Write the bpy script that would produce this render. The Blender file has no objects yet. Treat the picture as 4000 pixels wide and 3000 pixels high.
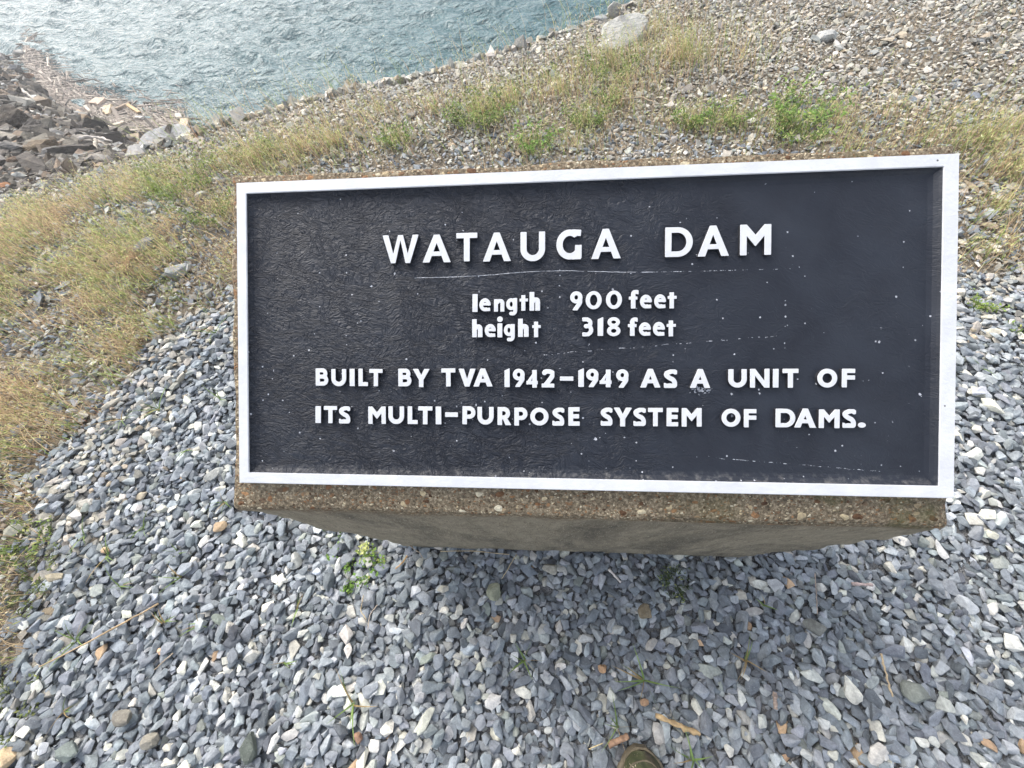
import bpy, bmesh, math, random
import numpy as np
from mathutils import Matrix, Vector
R_ = math.radians
random.seed(7)
rng = np.random.default_rng(11)
S = bpy.context.scene
COL = S.collection

# ------------------------------------------------------------------ camera
CAM_H = 1.2
CAM_R = np.array([[0.9971, -0.0011, 0.0759], [0.0388, 0.8667, -0.4973], [-0.0653, 0.4989, 0.8642]])
cam_d = bpy.data.cameras.new("camera")
cam_d.sensor_width = 36.0
cam_d.lens = 36.0 * 1502 / 4000
cam_d.clip_start = 0.02
cam_d.clip_end = 2000
cam = bpy.data.objects.new("camera", cam_d)
m3 = Matrix([list(r) for r in CAM_R]).to_quaternion().to_matrix()
cam.matrix_world = Matrix.Translation((0, 0, CAM_H)) @ m3.to_4x4()
COL.objects.link(cam)
S.camera = cam

# ------------------------------------------------------------------ light
SUN_EL, SUN_AZ = 45.0, -44.0          # degrees; azimuth from +Y, negative = to the left
w = bpy.data.worlds.new("World")
S.world = w
w.use_nodes = True
nt = w.node_tree
sky = nt.nodes.new('ShaderNodeTexSky')
sky.sky_type = 'NISHITA'
sky.sun_disc = False
sky.sun_elevation = R_(SUN_EL)
sky.sun_rotation = R_(SUN_AZ)
sky.air_density = 1.0
sky.dust_density = 4.0
sky.ozone_density = 1.0
hsv = nt.nodes.new('ShaderNodeHueSaturation')
hsv.inputs['Saturation'].default_value = 0.46     # a thin bright overcast: greyer than a clear sky
bg = nt.nodes['Background']
bg.inputs['Strength'].default_value = 0.15
nt.links.new(sky.outputs[0], hsv.inputs['Color'])
nt.links.new(hsv.outputs[0], bg.inputs['Color'])
sun_d = bpy.data.lights.new("sun", 'SUN')
sun_d.energy = 0.72
sun_d.angle = R_(45)
sun_d.color = (1.0, 0.955, 0.88)
sun = bpy.data.objects.new("sun", sun_d)
sv = Vector((math.sin(R_(SUN_AZ)) * math.cos(R_(SUN_EL)), math.cos(R_(SUN_AZ)) * math.cos(R_(SUN_EL)), math.sin(R_(SUN_EL))))
sun.rotation_euler = sv.to_track_quat('Z', 'Y').to_euler()
sun.location = (0, 0, 30)
COL.objects.link(sun)
S.view_settings.view_transform = 'Standard'
S.view_settings.look = 'None'
S.view_settings.gamma = 1.0
S.view_settings.exposure = 1.36


# ------------------------------------------------------------------ helpers
def ray(px, py):
    c = np.array([(px - 2000) / 1502.0, -(py - 1500) / 1502.0, -1.0])
    return CAM_R @ c


def gp(px, py, z=0.0):
    """where a spot of the photograph lies on the level z"""
    d = ray(px, py)
    t = (z - CAM_H) / d[2]
    return np.array([d[0] * t, d[1] * t, z])


def tag(o, label=None, cat=None, group=None, kind=None):
    if label: o['label'] = label
    if cat: o['category'] = cat
    if group: o['group'] = group
    if kind: o['kind'] = kind
    return o


def link(name, me, mat=None, parent=None):
    o = bpy.data.objects.new(name, me)
    if mat is not None and me is not None and not me.materials:
        me.materials.append(mat)
    COL.objects.link(o)
    if parent is not None:
        o.parent = parent
    return o


def np_mesh(name, v, faces, tint=None, smooth=False, nper=3):
    """mesh from numpy arrays; all faces have nper corners"""
    me = bpy.data.meshes.new(name)
    v = np.asarray(v, np.float32)
    faces = np.asarray(faces, np.int32)
    me.vertices.add(len(v))
    me.vertices.foreach_set('co', v.ravel())
    me.loops.add(faces.size)
    me.loops.foreach_set('vertex_index', faces.ravel())
    me.polygons.add(len(faces))
    me.polygons.foreach_set('loop_start', np.arange(len(faces), dtype=np.int32) * nper)
    me.polygons.foreach_set('use_smooth', np.full(len(faces), smooth, dtype=bool))
    if tint is not None:
        at = me.attributes.new('tint', 'FLOAT_COLOR', 'POINT')
        c = np.ones((len(v), 4), np.float32)
        c[:, :3] = tint
        at.data.foreach_set('color', c.ravel())
    me.update(calc_edges=True)
    me.validate()
    return me


def bm_mesh(name, bm, smooth=False):
    me = bpy.data.meshes.new(name)
    bm.to_mesh(me)
    bm.free()
    for p in me.polygons:
        p.use_smooth = smooth
    return me


def vnoise(x, y, seed=0, cell=1.0):
    """smooth value noise, vectorised, about -1..1"""
    x = np.asarray(x, float) / cell + 1000.0
    y = np.asarray(y, float) / cell + 1000.0
    xi = np.floor(x).astype(np.int64); yi = np.floor(y).astype(np.int64)
    fx = x - xi; fy = y - yi
    fx = fx * fx * (3 - 2 * fx); fy = fy * fy * (3 - 2 * fy)

    def h(a, b):
        n = (a * 374761393 + b * 668265263 + seed * 1442695) & 0xffffffff
        n = ((n ^ (n >> 13)) * 1274126177) & 0xffffffff
        return ((n ^ (n >> 16)) & 0xffff) / 32767.5 - 1.0
    return ((h(xi, yi) * (1 - fx) + h(xi + 1, yi) * fx) * (1 - fy)
            + (h(xi, yi + 1) * (1 - fx) + h(xi + 1, yi + 1) * fx) * fy)


class NB:
    """small node-material builder"""
    def __init__(self, name, rough=0.8, spec=0.3):
        self.m = bpy.data.materials.new(name)
        self.m.use_nodes = True
        self.t = self.m.node_tree
        self.b = self.t.nodes['Principled BSDF']
        self.b.inputs['Roughness'].default_value = rough
        self.b.inputs['Specular IOR Level'].default_value = spec

    def n(self, kind, **kw):
        nd = self.t.nodes.new(kind)
        for k, v in kw.items():
            setattr(nd, k, v)
        return nd

    def put(self, sock, v):
        if isinstance(v, bpy.types.NodeSocket):
            self.t.links.new(v, sock)
        elif isinstance(v, (tuple, list)) and sock.type == 'RGBA' and len(v) == 3:
            sock.default_value = (*v, 1)
        else:
            sock.default_value = v

    def co(self, which='Object'):
        return self.n('ShaderNodeTexCoord').outputs[which]

    def pos(self):
        return self.n('ShaderNodeNewGeometry').outputs['Position']

    def mapping(self, vec, scale=(1, 1, 1), rot=(0, 0, 0), loc=(0, 0, 0)):
        nd = self.n('ShaderNodeMapping')
        self.put(nd.inputs['Vector'], vec)
        nd.inputs['Scale'].default_value = scale
        nd.inputs['Rotation'].default_value = rot
        nd.inputs['Location'].default_value = loc
        return nd.outputs[0]

    def noise(self, vec, scale, detail=4, rough=0.55, dist=0.0, out='Fac'):
        nd = self.n('ShaderNodeTexNoise')
        self.put(nd.inputs['Vector'], vec)
        nd.inputs['Scale'].default_value = scale
        nd.inputs['Detail'].default_value = detail
        nd.inputs['Roughness'].default_value = rough
        nd.inputs['Distortion'].default_value = dist
        return nd.outputs[out]

    def voro(self, vec, scale, feature='F1', out='Distance', rand=1.0):
        nd = self.n('ShaderNodeTexVoronoi')
        nd.feature = feature
        self.put(nd.inputs['Vector'], vec)
        nd.inputs['Scale'].default_value = scale
        nd.inputs['Randomness'].default_value = rand
        return nd.outputs[out]

    def math(self, op, a, b=0.0, c=None, clamp=False):
        nd = self.n('ShaderNodeMath', operation=op, use_clamp=clamp)
        self.put(nd.inputs[0], a)
        self.put(nd.inputs[1], b)
        if c is not None:
            self.put(nd.inputs[2], c)
        return nd.outputs[0]

    def mr(self, v, a, b, c=0.0, d=1.0, smooth=False):
        nd = self.n('ShaderNodeMapRange')
        nd.interpolation_type = 'SMOOTHSTEP' if smooth else 'LINEAR'
        self.put(nd.inputs[0], v)
        for i, k in enumerate((a, b, c, d)):
            self.put(nd.inputs[1 + i], k)
        return nd.outputs[0]

    def mix(self, f, a, b, mode='MIX'):
        nd = self.n('ShaderNodeMix', data_type='RGBA', blend_type=mode)
        self.put(nd.inputs['Factor'], f)
        self.put(nd.inputs[6], a)
        self.put(nd.inputs[7], b)
        return nd.outputs[2]

    def ramp(self, f, stops):
        nd = self.n('ShaderNodeValToRGB')
        self.put(nd.inputs[0], f)
        el = nd.color_ramp.elements
        while len(el) < len(stops):
            el.new(0.5)
        for e, (p, c) in zip(el, stops):
            e.position = p
            e.color = (*c, 1)
        return nd.outputs[0]

    def sep(self, vec):
        nd = self.n('ShaderNodeSeparateXYZ')
        self.put(nd.inputs[0], vec)
        return nd.outputs

    def tint(self, name='tint'):
        nd = self.n('ShaderNodeAttribute')
        nd.attribute_name = name
        return nd.outputs['Color']

    def bump(self, h, dist=0.002, strength=1.0, prev=None):
        nd = self.n('ShaderNodeBump')
        self.put(nd.inputs['Height'], h)
        nd.inputs['Distance'].default_value = dist
        nd.inputs['Strength'].default_value = strength
        if prev is not None:
            self.put(nd.inputs['Normal'], prev)
        return nd.outputs[0]

    def done(self, color=None, normal=None, rough=None):
        if color is not None: self.put(self.b.inputs['Base Color'], color)
        if normal is not None: self.put(self.b.inputs['Normal'], normal)
        if rough is not None: self.put(self.b.inputs['Roughness'], rough)
        return self.m


# ------------------------------------------------------------------ materials
def mat_stone():
    b = NB('stone', 0.88, 0.25)
    p = b.pos()
    n1 = b.noise(p, 55, 5, 0.6)
    n2 = b.noise(b.mapping(p, (1, 1, 3.2), (0.5, 0.3, 0.2)), 160, 4, 0.65)
    c = b.mix(1.0, b.tint(), b.ramp(n1, [(0.28, (0.70, 0.70, 0.71)), (0.72, (1.25, 1.25, 1.22))]), 'MULTIPLY')
    c = b.mix(1.0, c, b.ramp(n2, [(0.3, (0.8, 0.8, 0.8)), (0.7, (1.18, 1.18, 1.18))]), 'MULTIPLY')
    fl = b.mr(b.noise(p, 420, 2, 0.5), 0.66, 0.74)
    c = b.mix(b.math('MULTIPLY', fl, 0.45), c, (0.55, 0.56, 0.58))
    h = b.math('ADD', b.math('MULTIPLY', n2, 0.6), b.math('MULTIPLY', b.noise(p, 500, 3), 0.4))
    return b.done(c, b.bump(h, 0.0022, 0.8))


def mat_boulder():
    b = NB('boulder_rock', 0.85, 0.25)
    p = b.pos()
    n1 = b.noise(p, 7, 6, 0.62, 0.4)
    n2 = b.noise(b.mapping(p, (1, 1, 4), (0.4, 0.2, 0.1)), 22, 5, 0.65)
    c = b.mix(1.0, b.tint(), b.ramp(n1, [(0.3, (0.55, 0.55, 0.56)), (0.7, (1.35, 1.33, 1.3))]), 'MULTIPLY')
    c = b.mix(b.mr(n2, 0.55, 0.75, 0, 0.5), c, (0.26, 0.22, 0.16))
    h = b.math('ADD', n1, b.math('MULTIPLY', n2, 0.6))
    return b.done(c, b.bump(h, 0.03, 0.9))


def mat_ground():
    b = NB('soil_and_fines', 0.95, 0.15)
    p = b.pos()
    n1 = b.noise(p, 60, 5, 0.65)
    n2 = b.noise(p, 260, 3, 0.6)
    v = b.voro(p, 190)
    c = b.mix(1.0, b.tint(), b.ramp(n1, [(0.3, (0.55, 0.55, 0.55)), (0.7, (1.3, 1.28, 1.25))]), 'MULTIPLY')
    c = b.mix(b.mr(v, 0.0, 0.5, 0.0, 0.5), b.mix(1.0, c, (1.25, 1.25, 1.25), 'MULTIPLY'), b.mix(1.0, c, (0.6, 0.6, 0.6), 'MULTIPLY'))
    h = b.math('SUBTRACT', b.math('ADD', n1, b.math('MULTIPLY', n2, 0.5)), v)
    return b.done(c, b.bump(h, 0.006, 1.0))


def mat_leaf(name, rough=0.6):
    b = NB(name, rough, 0.3)
    p = b.pos()
    c = b.mix(1.0, b.tint(), b.ramp(b.noise(p, 40, 3), [(0.3, (0.8, 0.8, 0.8)), (0.7, (1.2, 1.2, 1.15))]), 'MULTIPLY')
    b.put(b.b.inputs['Base Color'], c)
    tr = b.n('ShaderNodeBsdfTranslucent')
    b.put(tr.inputs['Color'], c)
    mx = b.n('ShaderNodeMixShader')
    mx.inputs[0].default_value = 0.42
    b.t.links.new(b.b.outputs[0], mx.inputs[1])
    b.t.links.new(tr.outputs[0], mx.inputs[2])
    b.t.links.new(mx.outputs[0], b.t.nodes['Material Output'].inputs['Surface'])
    return b.m


def mat_water():
    b = NB('lake_water', 0.09, 0.36)
    p = b.pos()
    b.b.inputs['IOR'].default_value = 1.33
    q = b.mapping(p, (1.0, 1.9, 1.0), (0, 0, R_(24)))
    n1 = b.noise(q, 2.8, 4, 0.55, 0.8)
    n2 = b.noise(b.mapping(p, (1.0, 1.5, 1), (0, 0, R_(-8))), 8.5, 4, 0.55, 0.6)
    h = b.math('ADD', n1, b.math('MULTIPLY', n2, 0.34))
    c = b.mix(b.noise(p, 0.5, 3), (0.011, 0.076, 0.090), (0.018, 0.096, 0.110))
    return b.done(c, b.bump(h, 0.14, 1.0))


def mat_white_paint():
    b = NB('white_paint', 0.5, 0.4)
    p = b.co()
    n = b.noise(p, 26, 5, 0.6)
    c = b.ramp(n, [(0.3, (0.55, 0.56, 0.58)), (0.62, (0.635, 0.645, 0.66))])
    dirt = b.mr(b.noise(b.mapping(p, (1, 2.2, 1)), 9, 5, 0.7, 0.5), 0.60, 0.78, 0, 0.30)
    c = b.mix(dirt, c, (0.50, 0.47, 0.43))
    sp = b.voro(p, 75)
    keep = b.math('GREATER_THAN', b.sep(b.voro(p, 75, out='Color'))[0], 0.93)
    c = b.mix(b.math('MULTIPLY', b.math('LESS_THAN', sp, 0.10), keep), c, (0.09, 0.09, 0.09))
    return b.done(c, b.bump(b.noise(p, 180, 4, 0.6), 0.0009, 0.7))


def mat_panel():
    """dark cast field: wrinkled sand-cast skin, flaked white specks, a hairline crack"""
    b = NB('black_paint', 0.46, 0.30)
    p = b.co()
    x, y, z = b.sep(p)
    # wrinkles, rough on the left and nearly smooth on the right
    wv = b.mapping(p, (1.0, 1.25, 1.0), (0, 0, R_(28)))
    wob = b.noise(wv, 14, 3, 0.5, 0.6, 'Color')
    va = b.n('ShaderNodeVectorMath', operation='MULTIPLY_ADD')
    b.put(va.inputs[0], wob); va.inputs[1].default_value = (0.06, 0.06, 0.0); b.put(va.inputs[2], wv)
    v1 = b.voro(va.outputs[0], 62, 'DISTANCE_TO_EDGE')
    v2 = b.voro(va.outputs[0], 150, 'DISTANCE_TO_EDGE')
    n1 = b.noise(b.mapping(va.outputs[0], (1, 2.4, 1), (0, 0, R_(20))), 95, 4, 0.6, 0.8)
    rd = b.math('ABSOLUTE', b.math('SUBTRACT', b.noise(b.mapping(va.outputs[0], (0.75, 1.6, 1), (0, 0, R_(58))), 44, 3, 0.55, 1.2), 0.5))
    r2 = b.math('ABSOLUTE', b.math('SUBTRACT', b.noise(b.mapping(va.outputs[0], (0.8, 1.5, 1), (0, 0, R_(12))), 90, 2, 0.5, 0.8), 0.5))
    h = b.math('ADD', b.math('MULTIPLY', b.mr(rd, 0, 0.10), 0.55), b.math('MULTIPLY', b.mr(r2, 0, 0.12), 0.32))
    h = b.math('ADD', h, b.math('ADD', b.math('MULTIPLY', n1, 1.0), b.math('MULTIPLY', b.mr(v1, 0, 0.06), 0.12)))
    amt = b.math('ADD', b.mr(x, 0.30, 0.86, 1.0, 0.16, True), b.math('MULTIPLY', b.math('SUBTRACT', b.noise(p, 6, 3), 0.5), 0.9), clamp=True)
    h = b.math('MULTIPLY', h, amt)
    h = b.math('ADD', h, b.math('MULTIPLY', b.noise(p, 420, 3), 0.12))
    # colour: faded black, a little dust low down and in blotches
    c = b.ramp(b.noise(p, 11, 5, 0.6, 0.4), [(0.3, (0.012, 0.0145, 0.022)), (0.7, (0.023, 0.0275, 0.038))])
    dust = b.math('MULTIPLY', b.mr(b.noise(p, 120, 4, 0.65), 0.5, 0.8), b.mr(y, -0.42, -0.437, 0, 0.55))
    c = b.mix(dust, c, (0.30, 0.29, 0.27))
    # flaked specks of two sizes, more of them towards the bottom
    low = b.mr(y, -0.05, -0.40, 0.0, 1.0)

    def specks(sc, base, gain, rad):
        cell = b.sep(b.voro(p, sc, out='Color'))
        d = b.math('ADD', b.voro(p, sc), b.math('MULTIPLY', b.math('SUBTRACT', b.noise(p, sc * 9, 2), 0.5), 0.22))
        thr = b.math('SUBTRACT', base, b.math('MULTIPLY', low, gain))
        return b.math('MULTIPLY', b.math('GREATER_THAN', cell[0], thr), b.math('LESS_THAN', d, b.math('MULTIPLY', cell[1], rad)))
    s1 = specks(58, 0.88, 0.14, 0.125)
    s2 = specks(120, 0.94, 0.24, 0.17)
    s3 = specks(34, 0.94, 0.02, 0.07)
    s = b.math('MAXIMUM', b.math('MAXIMUM', s1, s2), s3)
    # the burst of flaked paint under one letter of the fourth line
    dx = b.math('DIVIDE', b.math('SUBTRACT', x, 0.680), 0.0125)
    dy = b.math('DIVIDE', b.math('ADD', y, 0.3090), 0.0055)
    rr = b.math('ADD', b.math('MULTIPLY', dx, dx), b.math('MULTIPLY', dy, dy))
    burst = b.math('GREATER_THAN', b.math('SUBTRACT', b.noise(p, 330, 3, 0.6), b.math('MULTIPLY', rr, 0.10)), 0.47)
    s = b.math('MAXIMUM', s, burst)
    # hairline crack under the title: y = f(x)
    g1 = b.math('MULTIPLY', b.math('SUBTRACT', x, 0.468), 30.0)
    hump = b.math('MULTIPLY', b.math('POWER', 2.718, b.math('MULTIPLY', b.math('MULTIPLY', g1, g1), -0.16)), 0.0055)
    line = b.math('ADD', b.math('ADD', -0.1455, hump), b.math('MULTIPLY', b.math('SUBTRACT', x, 0.24), 0.004))
    line = b.math('ADD', line, b.math('MULTIPLY', b.math('SUBTRACT', b.noise(p, 90, 3), 0.5), 0.0018))
    cr = b.math('LESS_THAN', b.math('ABSOLUTE', b.math('SUBTRACT', y, line)), 0.00040)
    cr = b.math('MULTIPLY', cr, b.math('MULTIPLY', b.math('GREATER_THAN', x, 0.27), b.math('LESS_THAN', x, 0.80)))
    fade = b.math('ADD', b.mr(x, 0.52, 0.66, 0.10, -0.07), b.noise(p, 190, 3, 0.7))
    cr = b.math('MULTIPLY', cr, b.math('GREATER_THAN', fade, 0.48))
    l2 = b.math('ADD', -0.2585, b.math('MULTIPLY', b.math('SUBTRACT', x, 0.47), 0.075))
    l2 = b.math('ADD', l2, b.math('MULTIPLY', b.math('SUBTRACT', b.noise(p, 40, 3), 0.5), 0.006))
    c2 = b.math('LESS_THAN', b.math('ABSOLUTE', b.math('SUBTRACT', y, l2)), 0.00038)
    c2 = b.math('MULTIPLY', c2, b.math('MULTIPLY', b.math('GREATER_THAN', x, 0.46), b.math('LESS_THAN', x, 0.78)))
    c2 = b.math('MULTIPLY', c2, b.math('GREATER_THAN', b.noise(p, 160, 3, 0.7), 0.55))
    l3 = b.math('ADD', -0.408, b.math('MULTIPLY', b.math('SUBTRACT', x, 0.75), -0.07))
    l3 = b.math('ADD', l3, b.math('MULTIPLY', b.math('SUBTRACT', b.noise(p, 55, 3), 0.5), 0.004))
    c3 = b.math('LESS_THAN', b.math('ABSOLUTE', b.math('SUBTRACT', y, l3)), 0.00045)
    c3 = b.math('MULTIPLY', c3, b.math('MULTIPLY', b.math('GREATER_THAN', x, 0.70), b.math('LESS_THAN', x, 0.92)))
    c3 = b.math('MULTIPLY', c3, b.math('GREATER_THAN', b.noise(p, 210, 3, 0.7), 0.54))
    s = b.math('MAXIMUM', s, b.math('MAXIMUM', cr, b.math('MAXIMUM', c2, c3)))
    c = b.mix(b.math('MULTIPLY', s, b.mr(b.noise(p, 70, 3), 0.3, 0.7, 0.35, 1.0)), c, (0.58, 0.60, 0.65))
    rough = b.mr(b.noise(p, 30, 4), 0.3, 0.7, 0.40, 0.58)
    return b.done(c, b.bump(h, 0.0019, 1.0), rough)


def mat_concrete():
    b = NB('exposed_aggregate_concrete', 0.9, 0.2)
    p = b.co()
    x, y, z = b.sep(p)
    n0 = b.noise(p, 9, 5, 0.62, 0.3)
    # cast lower face: streaked, olive grey, with dark water stains
    st = b.noise(b.mapping(p, (1, 1, 0.35)), 46, 7, 0.75, 0.3)
    low = b.ramp(st, [(0.3, (0.16, 0.138, 0.098)), (0.7, (0.32, 0.28, 0.21))])
    low = b.mix(b.mr(b.noise(b.mapping(p, (1, 1, 0.4)), 5.5, 6, 0.7, 0.5), 0.50, 0.66, 0, 0.85), low, (0.075, 0.068, 0.055))
    sand = b.noise(b.mapping(p, (1, 1, 0.3)), 420, 2)
    low = b.mix(b.mr(sand, 0.58, 0.68, 0, 0.6), low, (0.42, 0.37, 0.28))
    low = b.mix(b.mr(b.noise(b.mapping(p, (1, 1, 0.3)), 330, 2), 0.60, 0.70, 0, 0.6), low, (0.06, 0.05, 0.035))
    # upper faces: pebbles in a dark matrix
    mtx = b.ramp(b.noise(p, 210, 4, 0.7), [(0.30, (0.045, 0.036, 0.025)), (0.50, (0.17, 0.135, 0.09)), (0.72, (0.46, 0.385, 0.27))])
    pal = [(0.0, (0.06, 0.035, 0.022)), (0.2, (0.20, 0.105, 0.055)), (0.38, (0.29, 0.165, 0.085)), (0.52, (0.13, 0.09, 0.062)), (0.68, (0.27, 0.19, 0.115)), (0.84, (0.52, 0.43, 0.28)), (1.0, (0.62, 0.56, 0.43))]
    wp = b.n('ShaderNodeVectorMath', operation='MULTIPLY_ADD')
    b.put(wp.inputs[0], b.noise(p, 60, 2, 0.5, 0, 'Color')); wp.inputs[1].default_value = (0.012, 0.012, 0.012); b.put(wp.inputs[2], p)
    q = b.mapping(wp.outputs[0], (0.72, 1, 1.15))

    def layer(c, sc, rad, frac):
        col = b.sep(b.voro(q, sc, out='Color'))
        d = b.voro(q, sc)
        peb = b.mix(1.0, b.ramp(col[0], pal), b.ramp(b.noise(p, 240, 3), [(0.3, (0.7, 0.7, 0.7)), (0.7, (1.25, 1.25, 1.2))]), 'MULTIPLY')
        f = b.math('MULTIPLY', b.math('LESS_THAN', d, b.math('MULTIPLY', b.math('ADD', col[1], 0.5), rad)), b.math('GREATER_THAN', col[2], frac))
        return b.mix(f, c, peb), b.math('MULTIPLY', f, b.math('SUBTRACT', 0.7, d))
    c, h1 = layer(mtx, 290, 0.34, 0.25)
    c, h2 = layer(c, 100, 0.33, 0.50)
    c = b.mix(b.mr(n0, 0.60, 0.72, 0, 0.55), c, (0.30, 0.26, 0.185))
    moss = b.math('MULTIPLY', b.mr(b.noise(p, 13, 4, 0.6), 0.52, 0.64), b.mr(x, 0.10, 0.34))
    c = b.mix(b.math('MULTIPLY', moss, 0.5), c, (0.085, 0.09, 0.03))
    edge = b.math('ADD', z, b.math('MULTIPLY', b.math('SUBTRACT', b.noise(p, 16, 6, 0.7), 0.5), 0.09))
    f = b.mr(edge, 0.560, 0.600)
    c = b.mix(f, low, c)
    h = b.math('ADD', b.math('MULTIPLY', h1, 0.5), b.math('ADD', h2, b.math('MULTIPLY', b.noise(p, 300, 4), 0.5)))
    h = b.math('ADD', b.math('MULTIPLY', h, f), b.math('MULTIPLY', sand, 0.15))
    return b.done(c, b.bump(h, 0.004, 1.0))


def mat_simple(name, base, var=0.25, rough=0.8, scale=60, spec=0.3, stretch=(1, 1, 1), bump=0.001):
    b = NB(name, rough, spec)
    p = b.co()
    n = b.noise(b.mapping(p, stretch), scale, 5, 0.6, 0.3)
    lo = tuple(k * (1 - var) for k in base); hi = tuple(min(1, k * (1 + var)) for k in base)
    return b.done(b.ramp(n, [(0.3, lo), (0.7, hi)]), b.bump(n, bump, 0.8))


def mat_tinted_wood():
    b = NB('driftwood_grain', 0.85, 0.2)
    p = b.pos()
    n = b.noise(p, 34, 5, 0.6, 0.4)
    c = b.mix(1.0, b.tint(), b.ramp(n, [(0.3, (0.68, 0.67, 0.66)), (0.7, (1.25, 1.24, 1.2))]), 'MULTIPLY')
    return b.done(c, b.bump(n, 0.004, 0.8))


def mat_shoe():
    b = NB('muddy_camouflage_cloth', 0.75, 0.25)
    p = b.co()
    n = b.noise(p, 16, 3, 0.5, 0.6)
    c = b.ramp(n, [(0.34, (0.030, 0.036, 0.017)), (0.45, (0.06, 0.068, 0.03)), (0.56, (0.055, 0.045, 0.032)), (0.68, (0.045, 0.036, 0.032))])
    pale = b.mr(b.noise(p, 52, 3, 0.6, 1.4), 0.645, 0.665)
    c = b.mix(pale, c, (0.46, 0.37, 0.29))
    c = b.mix(b.mr(b.noise(p, 130, 3), 0.55, 0.8, 0, 0.5), c, (0.14, 0.125, 0.085))
    return b.done(c, b.bump(b.noise(p, 700, 2), 0.0006, 0.8))


M_STONE, M_BOULDER, M_GROUND = mat_stone(), mat_boulder(), mat_ground()
M_LEAF = mat_leaf('foliage')
M_GRASS = mat_leaf('grass_blade', 0.7)
M_WATER = mat_water()
M_WHITE, M_PANEL, M_CONC = mat_white_paint(), mat_panel(), mat_concrete()
M_SIDE = mat_simple('black_paint_letter_side', (0.022, 0.023, 0.028), 0.3, 0.55, 120)
M_WOOD = mat_tinted_wood()
M_SHOE = mat_shoe()
M_WELT = mat_simple('dusty_rubber', (0.15, 0.125, 0.085), 0.35, 0.85, 90)
M_LACE = mat_simple('shoe_lace_cord', (0.07, 0.065, 0.04), 0.3, 0.9, 200)
M_LINING = mat_simple('dark_lining', (0.025, 0.025, 0.02), 0.2, 0.95, 200)

# ------------------------------------------------------------------ terrain
WATER_Z = -2.5
# crest of the bank (plan) and, for each crest point, the foot of the bank at the water
CREST = np.array([(-30, -14), (-14, -4.5), (-7, 0.2), (-4.6, 1.45), (-3.41, 2.11), (-3.07, 2.31), (-2.7, 2.53), (-2.45, 2.66), (-2.22, 2.85), (-1.81, 3.05),
                  (-1.39, 3.26), (-0.84, 3.43), (-0.2, 3.78), (0.45, 4.19), (0.9, 4.6), (1.5, 5.25), (3.5, 7.8), (8, 14), (20, 30)], float)
TOE = np.array([(-70, 10), (-40, 12.5), (-24, 13.6), (-17, 13.4), (-14.6, 12.4), (-11.3, 9.6), (-8.3, 7.7), (-6.6, 7.3), (-5.2, 6.9), (-4.1, 6.6),
                (-3.3, 6.6), (-2.6, 6.6), (-2.0, 6.9), (-1.6, 7.3), (-1.3, 7.7), (-0.8, 8.2), (1.0, 10.6), (5.4, 16.6), (17, 33)], float)


def dens(poly, n):
    k = np.arange(len(poly))
    t = np.linspace(0, len(poly) - 1, n)
    return np.column_stack([np.interp(t, k, poly[:, 0]), np.interp(t, k, poly[:, 1])])


def crest_dist(x, y):
    """signed distance to the crest, positive on the plateau side"""
    x = np.asarray(x, float); y = np.asarray(y, float)
    best = np.full(x.shape, 1e9); sgn = np.ones(x.shape)
    for (ax, ay), (bx, by) in zip(CREST[:-1], CREST[1:]):
        dx, dy = bx - ax, by - ay
        L2 = dx * dx + dy * dy
        t = np.clip(((x - ax) * dx + (y - ay) * dy) / L2, 0, 1)
        d = np.hypot(x - ax - t * dx, y - ay - t * dy)
        s = np.where((x - ax) * dy - (y - ay) * dx >= 0, 1.0, -1.0)
        upd = d < best
        best = np.where(upd, d, best); sgn = np.where(upd, s, sgn)
    return best * sgn


def plateau_z(x, y):
    d = np.clip(crest_dist(x, y), 0, None)
    k = np.clip(1 - d / 0.9, 0, 1)
    near = np.clip((np.hypot(x, np.asarray(y) - 0.4) - 1.2) / 1.5, 0, 1)
    return -0.10 * k * k + 0.02 * near * vnoise(x, y, 3, 0.8) * (1 - k)


def strip_pos(i, t):
    """i: crest index (float), t: 0 at the crest, 1 at the water"""
    k = np.arange(len(CREST))
    cx, cy = np.interp(i, k, CREST[:, 0]), np.interp(i, k, CREST[:, 1])
    tx, ty = np.interp(i, k, TOE[:, 0]), np.interp(i, k, TOE[:, 1])
    x = cx + (tx - cx) * t; y = cy + (ty - cy) * t
    zz = -0.10 + (WATER_Z - 0.05 + 0.10) * t
    amp = np.clip(t * 3, 0, 1) * np.clip((2 - t), 0, 1)
    zz = zz + amp * (0.10 * vnoise(x, y, 5, 1.3) + 0.05 * vnoise(x, y, 6, 0.5))
    return np.column_stack([x, y, zz])


# grey crushed-stone bed (plan outline)
GRAVEL_POLY = [(-1.12, 1.30), (-1.36, 1.05), (-1.62, 0.90), (-1.58, 0.69), (-1.73, 0.53), (-1.74, 0.29), (-1.60, 0.2), (-1.53, -.01), (-1.47, -.2), (-1.40, -.35), (-1.7, -1.6), (4, -1.6), (3.6, .9), (1.95, 1.16), (1.5, 1.30), (1.0, 1.30), (0, 1.35)]


def in_poly(x, y, poly):
    x = np.asarray(x); y = np.asarray(y)
    ins = np.zeros(x.shape, bool)
    n = len(poly)
    for i in range(n):
        x0, y0 = poly[i]; x1, y1 = poly[(i + 1) % n]
        c = ((y0 > y) != (y1 > y)) & (x < (x1 - x0) * (y - y0) / (y1 - y0 + 1e-12) + x0)
        ins ^= c
    return ins


def in_gravel(x, y):
    wx = x + 0.09 * vnoise(x, y, 21, 0.16) + 0.05 * vnoise(x, y, 22, 0.06)
    wy = y + 0.09 * vnoise(x, y, 23, 0.16) + 0.05 * vnoise(x, y, 24, 0.06)
    return in_poly(wx, wy, GRAVEL_POLY)


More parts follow.
